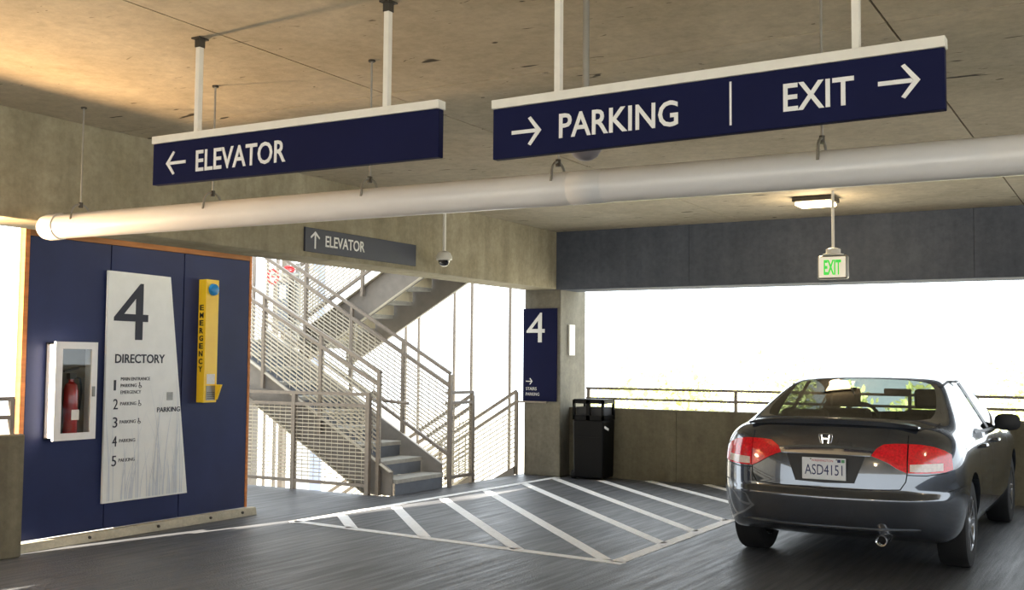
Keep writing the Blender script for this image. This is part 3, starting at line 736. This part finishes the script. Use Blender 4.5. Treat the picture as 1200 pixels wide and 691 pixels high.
# tall slim enclosure posts of the stair well
def slim_post(label, x, y, w=0.032):
    tag(MB().box(x-w/2, x+w/2, y-w/2, y+w/2, -11, 6).build('enclosure_post', 'rail_steel', loc=(x, y, 0)), label, 'post', 'slim posts around the stair well')
for x, lb in ((-9.28, 'first slim post from the left behind the upper flight'), (-9.05, 'second slim post from the left behind the upper flight'), (-8.44, 'slim post left of the pair before the bright gap'), (-8.15, 'slim post in the middle of the bright opening'), (-7.53, 'slim post nearest the corner column')):
    slim_post(lb, x, 12.9)
for y, w, lb in ((11.57, 0.04, 'leftmost slim post seen under the stair beside the partition'), (11.85, 0.03, 'thin dark post seen under the stair'), (12.06, 0.04, 'third slim post seen under the stair'), (12.23, 0.09, 'thick pale post seen under the stair')):
    slim_post(lb, -11.4, y*11.4/11.0, w)

# lobby column, notice case and standpipe behind the landing
lc = thing('tower_column', 'pale square column rising behind the stair', 'column', (-12.6, 14.7, -11))
MB().box(-12.82, -12.48, 14.56, 14.90, -11, 7).build('shaft', 'tower_white', lc)
MB().box(-12.479, -12.475, 14.58, 14.88, -11, 7).build('side_face', 'tower_blue', lc)  # thin sheet giving this side of the shaft a bluish tone
nc = thing('notice_case', 'dark glazed notice case in a pale frame behind the stair', 'notice case', (-11.0, 12.2, 1.7))
q = MB(); q.box(-11.06, -11.0, 12.03, 12.07, 1.72, 2.64); q.box(-11.06, -11.0, 12.37, 12.43, 1.72, 2.70); q.box(-11.06, -11.0, 12.07, 12.37, 2.60, 2.64)
q.build('frame', 'rail_steel', nc); MB().box(-11.05, -11.02, 12.07, 12.37, 1.9, 2.60).build('pane', 'glass_dark', nc)
MB().box(-11.019, -11.017, 12.12, 12.26, 2.36, 2.56).build('notice', 'paper_white', nc)
MB().box(-11.05, -11.02, 12.43, 12.55, 1.72, 2.58).build('side_pane', 'glass_dark', nc)
MB().box(-11.06, -11.0, 12.55, 12.95, 1.72, 2.80).build('side_panel', 'tower_white', nc)
MB().box(-11.3, -10.9, 11.85, 13.0, 1.62, 1.719).build('base', 'tread_concrete', nc)
stp = thing('standpipe', 'steel standpipe with red hand wheels behind the stair', 'standpipe', (-10.95, 12.1, 2.6))
MB().tube((-10.95, 11.9, 2.68), (-10.95, 12.46, 2.74), 0.035, 12).build('pipe', 'zinc', stp, smooth=True)
MB().tube((-10.95, 12.44, 1.72), (-10.95, 12.44, 2.9), 0.04, 12).build('riser_pipe', 'zinc', stp, smooth=True)
for (yy, zz) in ((11.87, 2.66), (12.25, 2.80)):
    w_ = MB(); R_ = 0.10; pts = [(-10.95+(0.03 if zz < 2.7 else 0), yy+R_*math.cos(2*PI*k/16), zz+(R_ if zz < 2.7 else R_*0.35)*math.sin(2*PI*k/16)) for k in range(17)]
    w_.path(pts, 0.02, 6); w_.bar((-10.93, yy-R_, zz), (-10.93, yy+R_, zz), 0.02, 0.02); w_.build('hand_wheel', 'valve_red', stp)

# ================================================================== TREES BEYOND
def tree_mesh(seed, n=1500):
    r = random.Random(seed); mb = MB()
    blobs = [(Vector((r.uniform(-1.9,1.9), r.uniform(-1.9,1.9), r.uniform(-2.0,2.2))), r.uniform(1.0,1.9)) for _ in range(11)]
    for _ in range(n):
        c, R = r.choice(blobs); d = Vector((r.gauss(0,1), r.gauss(0,1), r.gauss(0,1))).normalized()
        p = c + d*R*(0.6+0.4*r.random())
        a = Vector((r.gauss(0,1), r.gauss(0,1), r.gauss(0,1))).normalized(); b = a.orthogonal().normalized()
        s_ = r.uniform(0.13, 0.26)
        mb.add([p-a*s_, p+b*s_*0.5, p+a*s_, p-b*s_*0.5], [(0,1,2,3)])
    return mb
def make_tree(name, label, loc, seed):
    t = thing(name, label, 'tree', loc, 'pale trees beyond the far parapet')
    f = tree_mesh(seed); f.v = [v+Vector((0,0,9.0))+Vector(loc) for v in f.v]
    tag(f.build('foliage', 'leaf', t), kind='stuff')
    tr = MB(); L0 = Vector(loc); tr.tube(L0-Vector((0,0,2.0)), L0+Vector((0.1,0.1,8)), 0.28, 8, 0.12)
    for k in range(5):
        an = k*1.26; tr.tube(L0+Vector((0,0,5.5+0.4*k)), L0+Vector((1.6*math.cos(an), 1.6*math.sin(an), 8.0+0.4*k)), 0.1, 6, 0.04)
    tr.build('trunk', 'bark', t)
    return t
places = ['leftmost, just right of the corner column', 'second from the corner column', 'third from the corner column', 'left of the car roof', 'behind the car rear window', 'behind the car roof', 'seen past the right side of the car', 'rightmost beyond the door mirror']
pos = [(-23.5, 54), (-16.5, 44), (-15.0, 55), (-8.0, 44), (-6.0, 55), (0.5, 44), (3.0, 55), (9.5, 44)]
protos = [make_tree('tree', 'pale sunlit tree ' + places[0], (pos[0][0], pos[0][1], -10.3), 11), make_tree('tree', 'pale sunlit tree ' + places[1], (pos[1][0], pos[1][1], -10.0), 12)]
for i in range(2, 8):
    src = protos[i % 2]; o = src.copy(); COL.objects.link(o); o['label'] = 'pale sunlit tree ' + places[i]
    o.location = (pos[i][0], pos[i][1], -10.6+0.5*(i % 3)); o.rotation_euler = (0, 0, i*1.1)
    for ch in src.children:
        c = ch.copy(); COL.objects.link(c); c.parent = o

# ================================================================== CAR
def make_car(loc):
    C = thing('car', 'dark grey four-door sedan parked tail first beside the hatched marking', 'car', loc)
    LOC = Vector(loc)
    NJ = 7
    # side rows per station: list of (y, [(x,z)*7], top [(x,z,dy) i2,i1,i0], bottom z)
    B5 = lambda z5, x5: [(0.80,0.20),(0.855,0.38),(0.872,0.53),(0.874,0.58),(0.874,0.76),(x5,z5)]
    st = []
    st.append((-0.58, [(0.74,0.25),(0.80,0.38),(0.826,0.545),(0.815,0.59),(0.815,0.76),(0.785,0.91),(0.715,0.99)], [(0.60,1.035,-0.09),(0.33,1.055,-0.16),(0,1.062,-0.185)]))
    st.append((-0.42, B5(0.925,0.835)+[(0.745,1.005)], [(0.63,1.035,0),(0.33,1.05,0),(0,1.055,0)]))
    st.append((-0.22, B5(0.935,0.842)+[(0.735,1.025)], [(0.655,1.05,0),(0.34,1.065,-0.04),(0,1.07,-0.06)]))
    st.append((0.12, B5(0.945,0.848)+[(0.68,1.185)], [(0.60,1.205,0),(0.31,1.228,-0.02),(0,1.235,-0.03)]))
    st.append((0.46, B5(0.945,0.85)+[(0.615,1.315)], [(0.54,1.335,0),(0.27,1.352,-0.02),(0,1.357,-0.03)]))
    st.append((0.66, B5(0.94,0.85)+[(0.60,1.34)], [(0.49,1.368,0),(0.26,1.383,0),(0,1.387,0)]))
    st.append((1.10, B5(0.93,0.85)+[(0.60,1.345)], [(0.49,1.378,0),(0.26,1.393,0),(0,1.397,0)]))
    st.append((1.55, B5(0.92,0.85)+[(0.61,1.305)], [(0.52,1.335,0),(0.27,1.36,0.02),(0,1.367,0.03)]))
    st.append((2.05, B5(0.905,0.848)+[(0.685,1.13)], [(0.62,1.15,0),(0.32,1.185,0.05),(0,1.195,0.07)]))
    st.append((2.50, B5(0.885,0.845)+[(0.755,0.955)], [(0.69,0.972,0),(0.35,1.005,0.08),(0,1.015,0.10)]))
    st.append((3.05, B5(0.82,0.835)+[(0.74,0.875)], [(0.64,0.89,0),(0.33,0.91,0),(0,0.915,0)]))
    st.append((3.32, [(0.70,0.20),(0.78,0.36),(0.80,0.50),(0.795,0.56),(0.775,0.66),(0.745,0.725),(0.69,0.765)], [(0.58,0.80,0.06),(0.30,0.82,0.12),(0,0.825,0.14)]))
    K = len(st)
    capR = {2: [(0.60,-0.76,0.29),(0.62,-0.80,0.38),(0.635,-0.822,0.545),(0.63,-0.792,0.595),(0.63,-0.78,0.76),(0.615,-0.745,0.93)],
            1: [(0.33,-0.82,0.30),(0.34,-0.865,0.38),(0.35,-0.89,0.545),(0.35,-0.858,0.595),(0.35,-0.845,0.76),(0.34,-0.805,0.945)],
            0: [(0,-0.84,0.30),(0,-0.888,0.38),(0,-0.915,0.545),(0,-0.88,0.595),(0,-0.865,0.76),(0,-0.825,0.95)]}
    capF = {2: [(0.56,3.46,0.20),(0.58,3.50,0.36),(0.59,3.51,0.50),(0.58,3.50,0.56),(0.57,3.47,0.66),(0.57,3.43,0.74)],
            1: [(0.30,3.55,0.20),(0.31,3.58,0.36),(0.31,3.59,0.50),(0.31,3.58,0.56),(0.30,3.55,0.66),(0.30,3.50,0.76)],
            0: [(0,3.57,0.20),(0,3.61,0.36),(0,3.62,0.50),(0,3.61,0.56),(0,3.58,0.66),(0,3.53,0.765)]}
    verts = []; idx = {}
    def vid(p):
        key = (round(p[0],5), round(p[1],5), round(p[2],5))
        if key not in idx: idx[key] = len(verts); verts.append(key)
        return idx[key]
    side = {}; top = {}; bot = {}
    for k, (y, rows, tp) in enumerate(st):
        for j in range(NJ): side[k, j] = (rows[j][0], y, rows[j][1])
        for n_, (x, z, dy) in enumerate(tp): top[k, 2-n_] = (x, y+dy, z)
        top[k, 3] = side[k, 6]; bot[k, 3] = side[k, 0]
        for i, xb in ((2, 0.6), (1, 0.33), (0, 0.0)):
            if k == 0: bot[k, i] = capR[i][0]
            elif k == K-1: bot[k, i] = capF[i][0]
            else: bot[k, i] = (xb, y, 0.20)
    def capp(k, i, j):
        if i == 3: return side[k, j]
        if j == 6: return top[k, i]
        return (capR if k == 0 else capF)[i][j]
    faces = []; fm = []
    def quad(ps, mi):
        for s_ in (1, -1):
            q_ = [vid((p[0]*s_, p[1], p[2])) for p in ps]
            if s_ < 0: q_ = q_[::-1]
            if len(set(q_)) >= 3: faces.append(tuple(dict.fromkeys(q_))); fm.append(mi if not isinstance(mi, tuple) else mi[0 if s_ > 0 else 1])
    # material ids: 0 paint,1 rear glass,2 windshield,3/4 rear side glass R/L,5/6 front side glass R/L
    for k in range(K-1):
        for j in range(NJ-1):
            mi = 0
            if j == 5 and k == 5: mi = (3, 4)
            if j == 5 and k in (6, 7): mi = (5, 6)
            quad([side[k,j], side[k+1,j], side[k+1,j+1], side[k,j+1]], mi)
        for i in range(3):
            mi = 0
            if k in (2, 3) and i < 2: mi = 1
            if k in (7, 8) and i < 2: mi = 2
            quad([top[k,i+1], top[k+1,i+1], top[k+1,i], top[k,i]], mi)
            quad([bot[k,i], bot[k+1,i], bot[k+1,i+1], bot[k,i+1]], 0)
    for k in (0, K-1):
        for i in range(3):
            for j in range(NJ-1):
                ps = [capp(k,i,j), capp(k,i+1,j), capp(k,i+1,j+1), capp(k,i,j+1)]
                quad(ps if k == 0 else ps[::-1], 0)
    me = bpy.data.meshes.new('car_cage'); me.from_pydata(verts, [], faces)
    for p, mi in zip(me.polygons, fm): p.material_index = mi
    for _ in range(7): me.materials.append(MATS['car_paint'])
    bm = bmesh.new(); bm.from_mesh(me)
    bmesh.ops.recalc_face_normals(bm, faces=bm.faces)
    cl = bm.edges.layers.float.get('crease_edge') or bm.edges.layers.float.new('crease_edge')
    for e in bm.edges:
        if len(e.link_faces) == 2 and e.link_faces[0].material_index != e.link_faces[1].material_index: e[cl] = 0.75
        zs = [v.co.z for v in e.verts]; ysx = [v.co.y for v in e.verts]
        a, b = e.verts
        if max(ysx) < -0.5 and min(zs) > 1.0 and abs(zs[0]-zs[1]) < 0.07 and min(ysx) < -0.6: e[cl] = 0.8     # deck lip
        if max(ysx) < -0.5 and abs(zs[0]-zs[1]) < 0.02 and 0.53 < zs[0] < 0.60: e[cl] = 0.65                 # bumper ledge
    bm.to_mesh(me); bm.free()
    ob = bpy.data.objects.new('car_tmp', me); COL.objects.link(ob)
    ss = ob.modifiers.new('s', 'SUBSURF'); ss.levels = 3; ss.render_levels = 3
    # wheel arches
    wc = [(0.0, 0.33), (2.70, 0.33)]
    cutters = []
    for (wy, wz) in wc:
        cm = MB(); cm.tube((-1.2, wy, wz), (-0.60, wy, wz), 0.36, 40); cm.tube((0.60, wy, wz), (1.2, wy, wz), 0.36, 40)
        co = cm.build('cut', 'black_plastic'); cutters.append(co)
        bo = ob.modifiers.new('b', 'BOOLEAN'); bo.operation = 'DIFFERENCE'; bo.object = co; bo.solver = 'EXACT'
    dg = bpy.context.evaluated_depsgraph_get(); dg.update()
    em_ = bpy.data.meshes.new_from_object(ob.evaluated_get(dg))
    V_ = [v.co.copy() for v in em_.vertices]; P_ = [(tuple(p.vertices), p.material_index) for p in em_.polygons]
    for o in [ob]+cutters: bpy.data.objects.remove(o)
    bvh = BVHTree.FromPolygons(V_, [p for p, _ in P_])
    def sub(name, ids, material, parent=C):
        mb = MB(); rm = {}
        for p, mi in P_:
            if mi in ids:
                f = []
                for i in p:
                    if i not in rm: rm[i] = len(mb.v); mb.v.append(V_[i]+LOC)
                    f.append(rm[i])
                mb.f.append(tuple(f))
        off = LOC
        me2 = bpy.data.meshes.new(name); me2.from_pydata([tuple(v-off) for v in mb.v], [], mb.f); me2.materials.append(MATS[material])
        for p in me2.polygons: p.use_smooth = True
        try: me2.set_sharp_from_angle(angle=math.radians(40))
        except Exception: pass
        o = bpy.data.objects.new(name, me2); COL.objects.link(o); o.parent = parent
        return o
    sub('body', [i for i in (0, 7, 8, 9)], 'car_paint')
    sub('rear_window', [1], 'car_glass'); sub('windshield', [2], 'car_glass_front')
    for n_ in (3, 4, 5, 6): sub('side_window', [n_], 'car_glass_side')
    # ---- surface patches
    def hit(x, z, d=(0,1,0), org=None):
        o = Vector((x, -3.0, z)) if org is None else Vector(org)
        h = bvh.ray_cast(o, Vector(d).normalized())
        return h[0], h[1]
    def rear_patch(name, topl, botl, off, material, parent=C, nu=6, nv=5, thick=0.012, label=None):
        """ruled patch given by matching upper and lower (x,z) polylines, laid on the tail"""
        def samp(pl, t):
            n = len(pl)-1; s_ = min(t*n, n-1e-6); i = int(s_); f = s_-i
            return (pl[i][0]*(1-f)+pl[i+1][0]*f, pl[i][1]*(1-f)+pl[i+1][1]*f)
        NU = nu*(len(topl)-1); G = []
        for a in range(NU+1):
            tp, bt = samp(topl, a/NU), samp(botl, a/NU)
            for b in range(nv+1):
                f = b/nv; x, z = bt[0]*(1-f)+tp[0]*f, bt[1]*(1-f)+tp[1]*f
                p, n = hit(x, z)
                if p is None: p = Vector((x, -0.6, z)); n = Vector((0,-1,0))
                if n.y > 0: n = -n
                G.append((p.copy(), n.copy()))
        mb = MB(); w = nv+1
        out = [p+n*off for p, n in G]; inn = [p-n*thick for p, n in G]; N_ = len(G)
        f = []
        for a in range(NU):
            for b in range(nv):
                i = a*w+b; f.append((i, i+w, i+w+1, i+1)); f.append((N_+i, N_+i+1, N_+i+w+1, N_+i+w))
        for a in range(NU):
            i = a*w; f.append((i, N_+i, N_+i+w, i+w)); i = a*w+nv; f.append((i, i+w, N_+i+w, N_+i))
        for b in range(nv):
            i = b; f.append((i, i+1, N_+i+1, N_+i)); i = NU*w+b; f.append((i, N_+i, N_+i+1, i+1))
        mb.add([p+LOC for p in out+inn], f)
        o = mb.build(name, material, parent, smooth=True)
        if label: o['label'] = label
        return o
    def ribbon(name, pts, w, material='seam_black', off=0.0015, view='rear', parent=C, sub_=8):
        """thin strip following the body along projected points: rear -> (x,z), top -> (x,y), right/left -> (y,z)"""
        P = []
        for (a, b), (c, d) in zip(pts[:-1], pts[1:]):
            for i in range(sub_): P.append((a+(c-a)*i/sub_, b+(d-b)*i/sub_))
        P.append(pts[-1]); H = []
        for a, b in P:
            if view == 'rear': p, n = hit(a, b)
            elif view == 'top': p, n = hit(0, 0, (0,0,-1), (a, b, 3))
            else:
                sg = 1 if view == 'right' else -1; p, n = hit(0, 0, (-sg,0,0), (3*sg, a, b))
            if p is not None: H.append((p.copy(), n.copy()))
        if len(H) < 2: return
        mb = MB(); vv = []
        for i, (p, n) in enumerate(H):
            t = (H[min(i+1, len(H)-1)][0]-H[max(i-1, 0)][0]).normalized(); s_ = n.cross(t).normalized()*w/2
            vv += [p+n*off-s_+LOC, p+n*off+s_+LOC]
        mb.add(vv, [(2*i, 2*i+1, 2*i+3, 2*i+2) for i in range(len(H)-1)])
        return mb.build(name, material, parent)
    for s_ in (1, -1):
        rot = lambda L__: [(x*s_, z) for x, z in L__]
        lid = rear_patch('tail_light', rot([(0.315,0.842),(0.345,0.885),(0.39,0.915),(0.46,0.922),(0.538,0.922)]), rot([(0.315,0.834),(0.36,0.818),(0.42,0.792),(0.48,0.755),(0.538,0.728)]), 0.010, 'lens_red', label='red tail light lens on the trunk lid')
        outer = rear_patch('tail_light', rot([(0.546,0.922),(0.62,0.918),(0.69,0.905),(0.75,0.88),(0.79,0.85)]), rot([(0.546,0.728),(0.62,0.726),(0.70,0.728),(0.76,0.735),(0.80,0.75)]), 0.010, 'lens_red', label='red wraparound tail light with clear lower lens')
        rear_patch('clear_lens', rot([(0.556,0.785),(0.65,0.79),(0.745,0.795)]), rot([(0.556,0.738),(0.65,0.737),(0.745,0.745)]), 0.013, 'lens_clear', parent=outer)
        rear_patch('clear_lens', rot([(0.44,0.835),(0.50,0.835),(0.53,0.835)]), rot([(0.44,0.80),(0.50,0.765),(0.53,0.755)]), 0.0125, 'lens_red', parent=lid)
        ribbon('seam', rot([(0.542,0.98),(0.542,0.72),(0.535,0.67),(0.50,0.615)]), 0.007)
        ribbon('seam', rot([(0.542,0.715),(0.66,0.712),(0.78,0.73)]), 0.006)
        ribbon('seam', [(0.60*s_, -0.64), (0.66*s_, -0.45), (0.675*s_, -0.25)], 0.007, view='top')
        sd = 'right' if s_ > 0 else 'left'
        # doors, belt trim, fuel flap on the sides
        ribbon('door_seam', [(0.42,0.93),(0.38,0.75),(0.40,0.55),(0.44,0.42)], 0.007, view=sd)
        ribbon('door_seam', [(1.16,0.93),(1.14,0.70),(1.15,0.28)], 0.007, view=sd)
        ribbon('door_seam', [(2.2,0.90),(2.22,0.70),(2.16,0.28)], 0.007, view=sd)
        ribbon('belt_trim', [(0.40,0.957),(1.2,0.945),(2.1,0.925)], 0.022, 'black_plastic', view=sd, off=0.004)
        ribbon('window_pillar', [(1.10,0.96),(1.10,1.32)], 0.14, 'black_plastic', view=sd, off=0.004)
        ribbon('window_trim', [(0.40,1.30),(0.8,1.335),(1.2,1.335),(1.55,1.30),(2.0,1.13)], 0.02, 'black_plastic', view=sd, off=0.004)
        ribbon('bumper_seam', [(-0.62,0.60),(-0.45,0.63),(-0.36,0.62)], 0.006, view=sd)
        # door handles
        for hy in (0.52, 1.27):
            p, n = hit(0, 0, (-s_,0,0), (3*s_, hy, 0.85))
            b = MB(); b.path([p+LOC+Vector((0,-0.09,0)), p+LOC+Vector((0.035*s_,-0.075,0.002)), p+LOC+Vector((0.04*s_,0.0,0.004)), p+LOC+Vector((0.035*s_,0.075,0.002)), p+LOC+Vector((0,0.09,0))], 0.013, 8)
            b.build('door_handle', 'car_paint', C, smooth=True)
        # mirrors
        mm = MB(); cx, cy, cz = 0.93*s_, 1.68, 0.985
        secs = [(-0.05, 0.82), (-0.045, 1.0), (0.03, 0.92), (0.09, 0.5)]
        vv = []
        for yy, sc_ in secs:
            for k in range(14):
                t = 2*PI*k/14; ca, sa = math.cos(t), math.sin(t)
                vv.append(LOC+Vector((cx+0.105*sc_*abs(ca)**0.7*(1 if ca > 0 else -1), cy+yy, cz+0.072*sc_*abs(sa)**0.7*(1 if sa > 0 else -1))))
        ff = [(j*14+k, j*14+(k+1) % 14, (j+1)*14+(k+1) % 14, (j+1)*14+k) for j in range(3) for k in range(14)]
        mm.add(vv, ff+[tuple(range(13,-1,-1)), tuple(42+k for k in range(14))])
        mir = mm.build('door_mirror', 'black_plastic', C, smooth=True)
        MB().bar(LOC+Vector((0.80*s_, 1.74, 0.93)), LOC+Vector((0.88*s_, 1.70, 0.95)), 0.05, 0.03).build('mirror_arm', 'black_plastic', mir)
    # trunk details
    ribbon('seam', [(-0.50,0.615),(-0.3,0.606),(0,0.603),(0.3,0.606),(0.50,0.615)], 0.007)
    rear_patch('chrome_bar', [(-0.325,0.866),(-0.16,0.872),(0,0.874),(0.16,0.872),(0.325,0.866)], [(-0.31,0.834),(-0.16,0.834),(0,0.834),(0.16,0.834),(0.31,0.834)], 0.018, 'chrome', label='chrome bar above the number plate')
    rear_patch('recess_shade_patch', [(-0.275,0.832),(0,0.835),(0.275,0.832)], [(-0.205,0.645),(0,0.638),(0.205,0.645)], 0.002, 'black_plastic', label='flat dark patch for the shaded recess behind the number plate')  # no inset: recess shade painted as a flat patch of black trim
    rear_patch('spoiler_lip', [(-0.56,1.052),(-0.3,1.068),(0,1.072),(0.3,1.068),(0.56,1.052)], [(-0.56,1.036),(-0.3,1.048),(0,1.052),(0.3,1.048),(0.56,1.036)], 0.008, 'car_paint') if False else None
    sp_ = MB(); sv = []; n_s = 17
    for i in range(n_s):
        x = -0.60+1.20*i/(n_s-1); e = abs(x)/0.60; yb_ = -0.775+0.115*e**2.2; zb_ = 1.058-0.022*e**2
        hh = 0.026*(1-e**6)+0.002
        for dy, dz in ((-0.015,-0.012),(-0.022,hh*0.7),(-0.012,hh),(0.03,hh*0.85),(0.075,-0.006)): sv.append(LOC+Vector((x, yb_+dy, zb_+dz)))
    sf = [(5*i+j, 5*i+(j+1) % 5, 5*i+5+(j+1) % 5, 5*i+5+j) for i in range(n_s-1) for j in range(5)]
    sp_.add(sv, sf+[(4,3,2,1,0), tuple(5*(n_s-1)+j for j in range(5))]); sp_.build('spoiler', 'car_paint', C, smooth=True)
    py = hit(0, 0.735)[0].y
    plate = MB(); plate.box(-0.152, 0.152, py-0.022, py-0.012, 0.660, 0.812); plate.v = [v+LOC for v in plate.v]
    pl_ = plate.build('number_plate', 'plate_white', C, bevel=0.004); pl_['label'] = 'white number plate reading ASD4151'
    oy = py-0.0222
    lettering('ASD4151', LOC+Vector((-0.132, oy, 0.693)), US, VS, NS, 0.262, 0.072, 'plate_blue', pl_, depth=0.0015)
    lettering('WASHINGTON', LOC+Vector((-0.085, oy, 0.785)), US, VS, NS, 0.15, 0.016, 'plate_red', pl_, depth=0.0012)
    for (a, b, mm_) in ((0.095, 0.118, 'plate_blue'), (0.122, 0.145, 'plate_green')):
        q_ = MB(); q_.box(a, b, oy-0.001, oy, 0.783, 0.804); q_.v = [v+LOC for v in q_.v]; q_.build('sticker', mm_, pl_)
    for sx in (-0.09, 0.09):
        q_ = MB(); q_.tube((sx, oy-0.003, 0.802), (sx, oy, 0.802), 0.006, 8); q_.v = [v+LOC for v in q_.v]; q_.build('screw', 'zinc', pl_)
    # emblem: H inside a rounded frame
    ey = hit(0, 0.94)[0].y-0.006; eb = MB()
    fr_ = [(-0.046,0.972),(-0.02,0.976),(0.02,0.976),(0.046,0.972),(0.047,0.955),(0.036,0.912),(0.025,0.904),(0,0.902),(-0.025,0.904),(-0.036,0.912),(-0.047,0.955),(-0.046,0.972)]
    eb.path([(x, ey, z) for x, z in fr_], 0.004, 6)
    for s_ in (1, -1): eb.bar((0.027*s_, ey, 0.968), (0.019*s_, ey, 0.911), 0.010, 0.008, (1,0,0))
    eb.bar((-0.023, ey, 0.942), (0.023, ey, 0.942), 0.008, 0.009)
    eb.v = [v+LOC for v in eb.v]; eb.build('emblem', 'chrome', C)
    # lower bumper valance and lip
    rear_patch('bumper_lip', [(-0.62,0.345),(-0.3,0.338),(0,0.335),(0.3,0.338),(0.62,0.345)], [(-0.60,0.322),(-0.3,0.315),(0,0.312),(0.3,0.315),(0.60,0.322)], 0.012, 'car_paint')
    uv = MB(); uv.box(-0.55, 0.55, 0.45, 2.3, 0.185, 0.215); uv.v = [v+LOC for v in uv.v]; uv.build('underbody', 'black_plastic', C)
    et = MB(); et.lathe([(0.030,-0.10),(0.038,-0.105),(0.040,-0.10),(0.038,0.10),(0.03,0.10)], 20, (0,0,0), axis='y'); et.f = et.f[:-2]
    et.v = [v+LOC+Vector((0.39,-0.80,0.275)) for v in et.v]; et.build('exhaust_pipe', 'chrome', C, smooth=True)
    eb2 = MB(); eb2.tube((0.39,-0.86,0.275), (0.39,-0.40,0.275), 0.029, 14); eb2.v = [v+LOC for v in eb2.v]; eb2.build('muffler', 'seam_black', C)
    # interior
    def bx(name, a, material='seat_fabric', bev=0.04, par=C):
        q_ = MB(); q_.box(*a); q_.v = [v+LOC for v in q_.v]; return q_.build(name, material, par, bevel=bev)
    bx('parcel_shelf', (-0.62,0.62,-0.15,0.25,0.93,0.955), bev=0.005)
    rs = bx('rear_seat', (-0.60,0.60,0.22,0.42,0.55,1.0))
    for hx in (-0.38, 0.38): bx('headrest', (hx-0.12,hx+0.12,0.26,0.36,1.0,1.10), par=rs, bev=0.03)
    for hx in (-0.36, 0.36):
        s0 = bx('front_seat', (hx-0.22,hx+0.22,1.25,1.40,0.5,1.08)); bx('headrest', (hx-0.13,hx+0.13,1.27,1.37,1.09,1.26), par=s0, bev=0.03)
    bx('dashboard', (-0.70,0.70,2.0,2.4,0.6,0.93), bev=0.05)
    bx('cabin_floor', (-0.72,0.72,0.4,2.1,0.21,0.30), bev=0.005)
    bx('inside_mirror', (-0.11,0.13,1.72,1.75,1.19,1.25), 'black_plastic', 0.01)
    swm = MB(); swm.path([(-0.36+0.18*math.cos(2*PI*k/20), 1.88+0.07*math.sin(2*PI*k/20), 0.93+0.17*math.sin(2*PI*k/20)) for k in range(21)], 0.016, 6); swm.v = [v+LOC for v in swm.v]; swm.build('steering_wheel', 'black_plastic', C)
    q_ = MB(); q_.bar((0.0,0.20,1.332), (0.0,0.24,1.345), 0.30, 0.02)
    # wheels (own objects under the car)
    tyre = MB(); tyre.lathe([(0.20,-0.10),(0.215,-0.103),(0.27,-0.105),(0.305,-0.098),(0.315,-0.08),(0.316,0.0),(0.315,0.08),(0.305,0.098),(0.27,0.105),(0.215,0.103),(0.20,0.10)], 48, axis='x'); tyre.f = tyre.f[:-2]
    rim = MB(); rim.lathe([(0.19,-0.09),(0.212,-0.085),(0.214,0.085),(0.205,0.10),(0.185,0.09),(0.18,0.06)], 40, axis='x'); rim.f = rim.f[:-2]
    spokes = MB()
    for k in range(7):
        a = 2*PI*k/7; d = Vector((0, math.cos(a), math.sin(a))); spokes.bar(Vector((0.075,0,0))+d*0.03, Vector((0.088,0,0))+d*0.195, 0.034, 0.02, (1,0,0))
    spokes.lathe([(0.055,0.06),(0.055,0.085),(0.03,0.095)], 20, axis='x')
    disc = MB(); disc.lathe([(0.14,0.01),(0.14,0.03)], 24, axis='x'); disc.lathe([(0.19,-0.04),(0.19,-0.03)], 24, axis='x')
    wheels = []
    for n_, (wx, wy, rz) in enumerate(((0.745,0,0), (-0.745,0,PI), (0.745,2.70,0), (-0.745,2.70,PI))):
        if n_ == 0:
            w = tyre.build('wheel', 'rubber', None, smooth=True); kids = [rim.build('rim', 'alloy', None, smooth=True), spokes.build('spokes', 'alloy', None), disc.build('brake_disc', 'dark_steel', None)]
            for kd in kids: kd.parent = w
        else:
            w = wheels[0].copy(); COL.objects.link(w)
            for ch in list(wheels[0].children): c_ = ch.copy(); COL.objects.link(c_); c_.parent = w
        w.parent = C; w.location = (wx, wy, 0.316); w.rotation_euler = (0,0,rz); wheels.append(w)
    return C
make_car((-1.97, 8.63, 0.0))
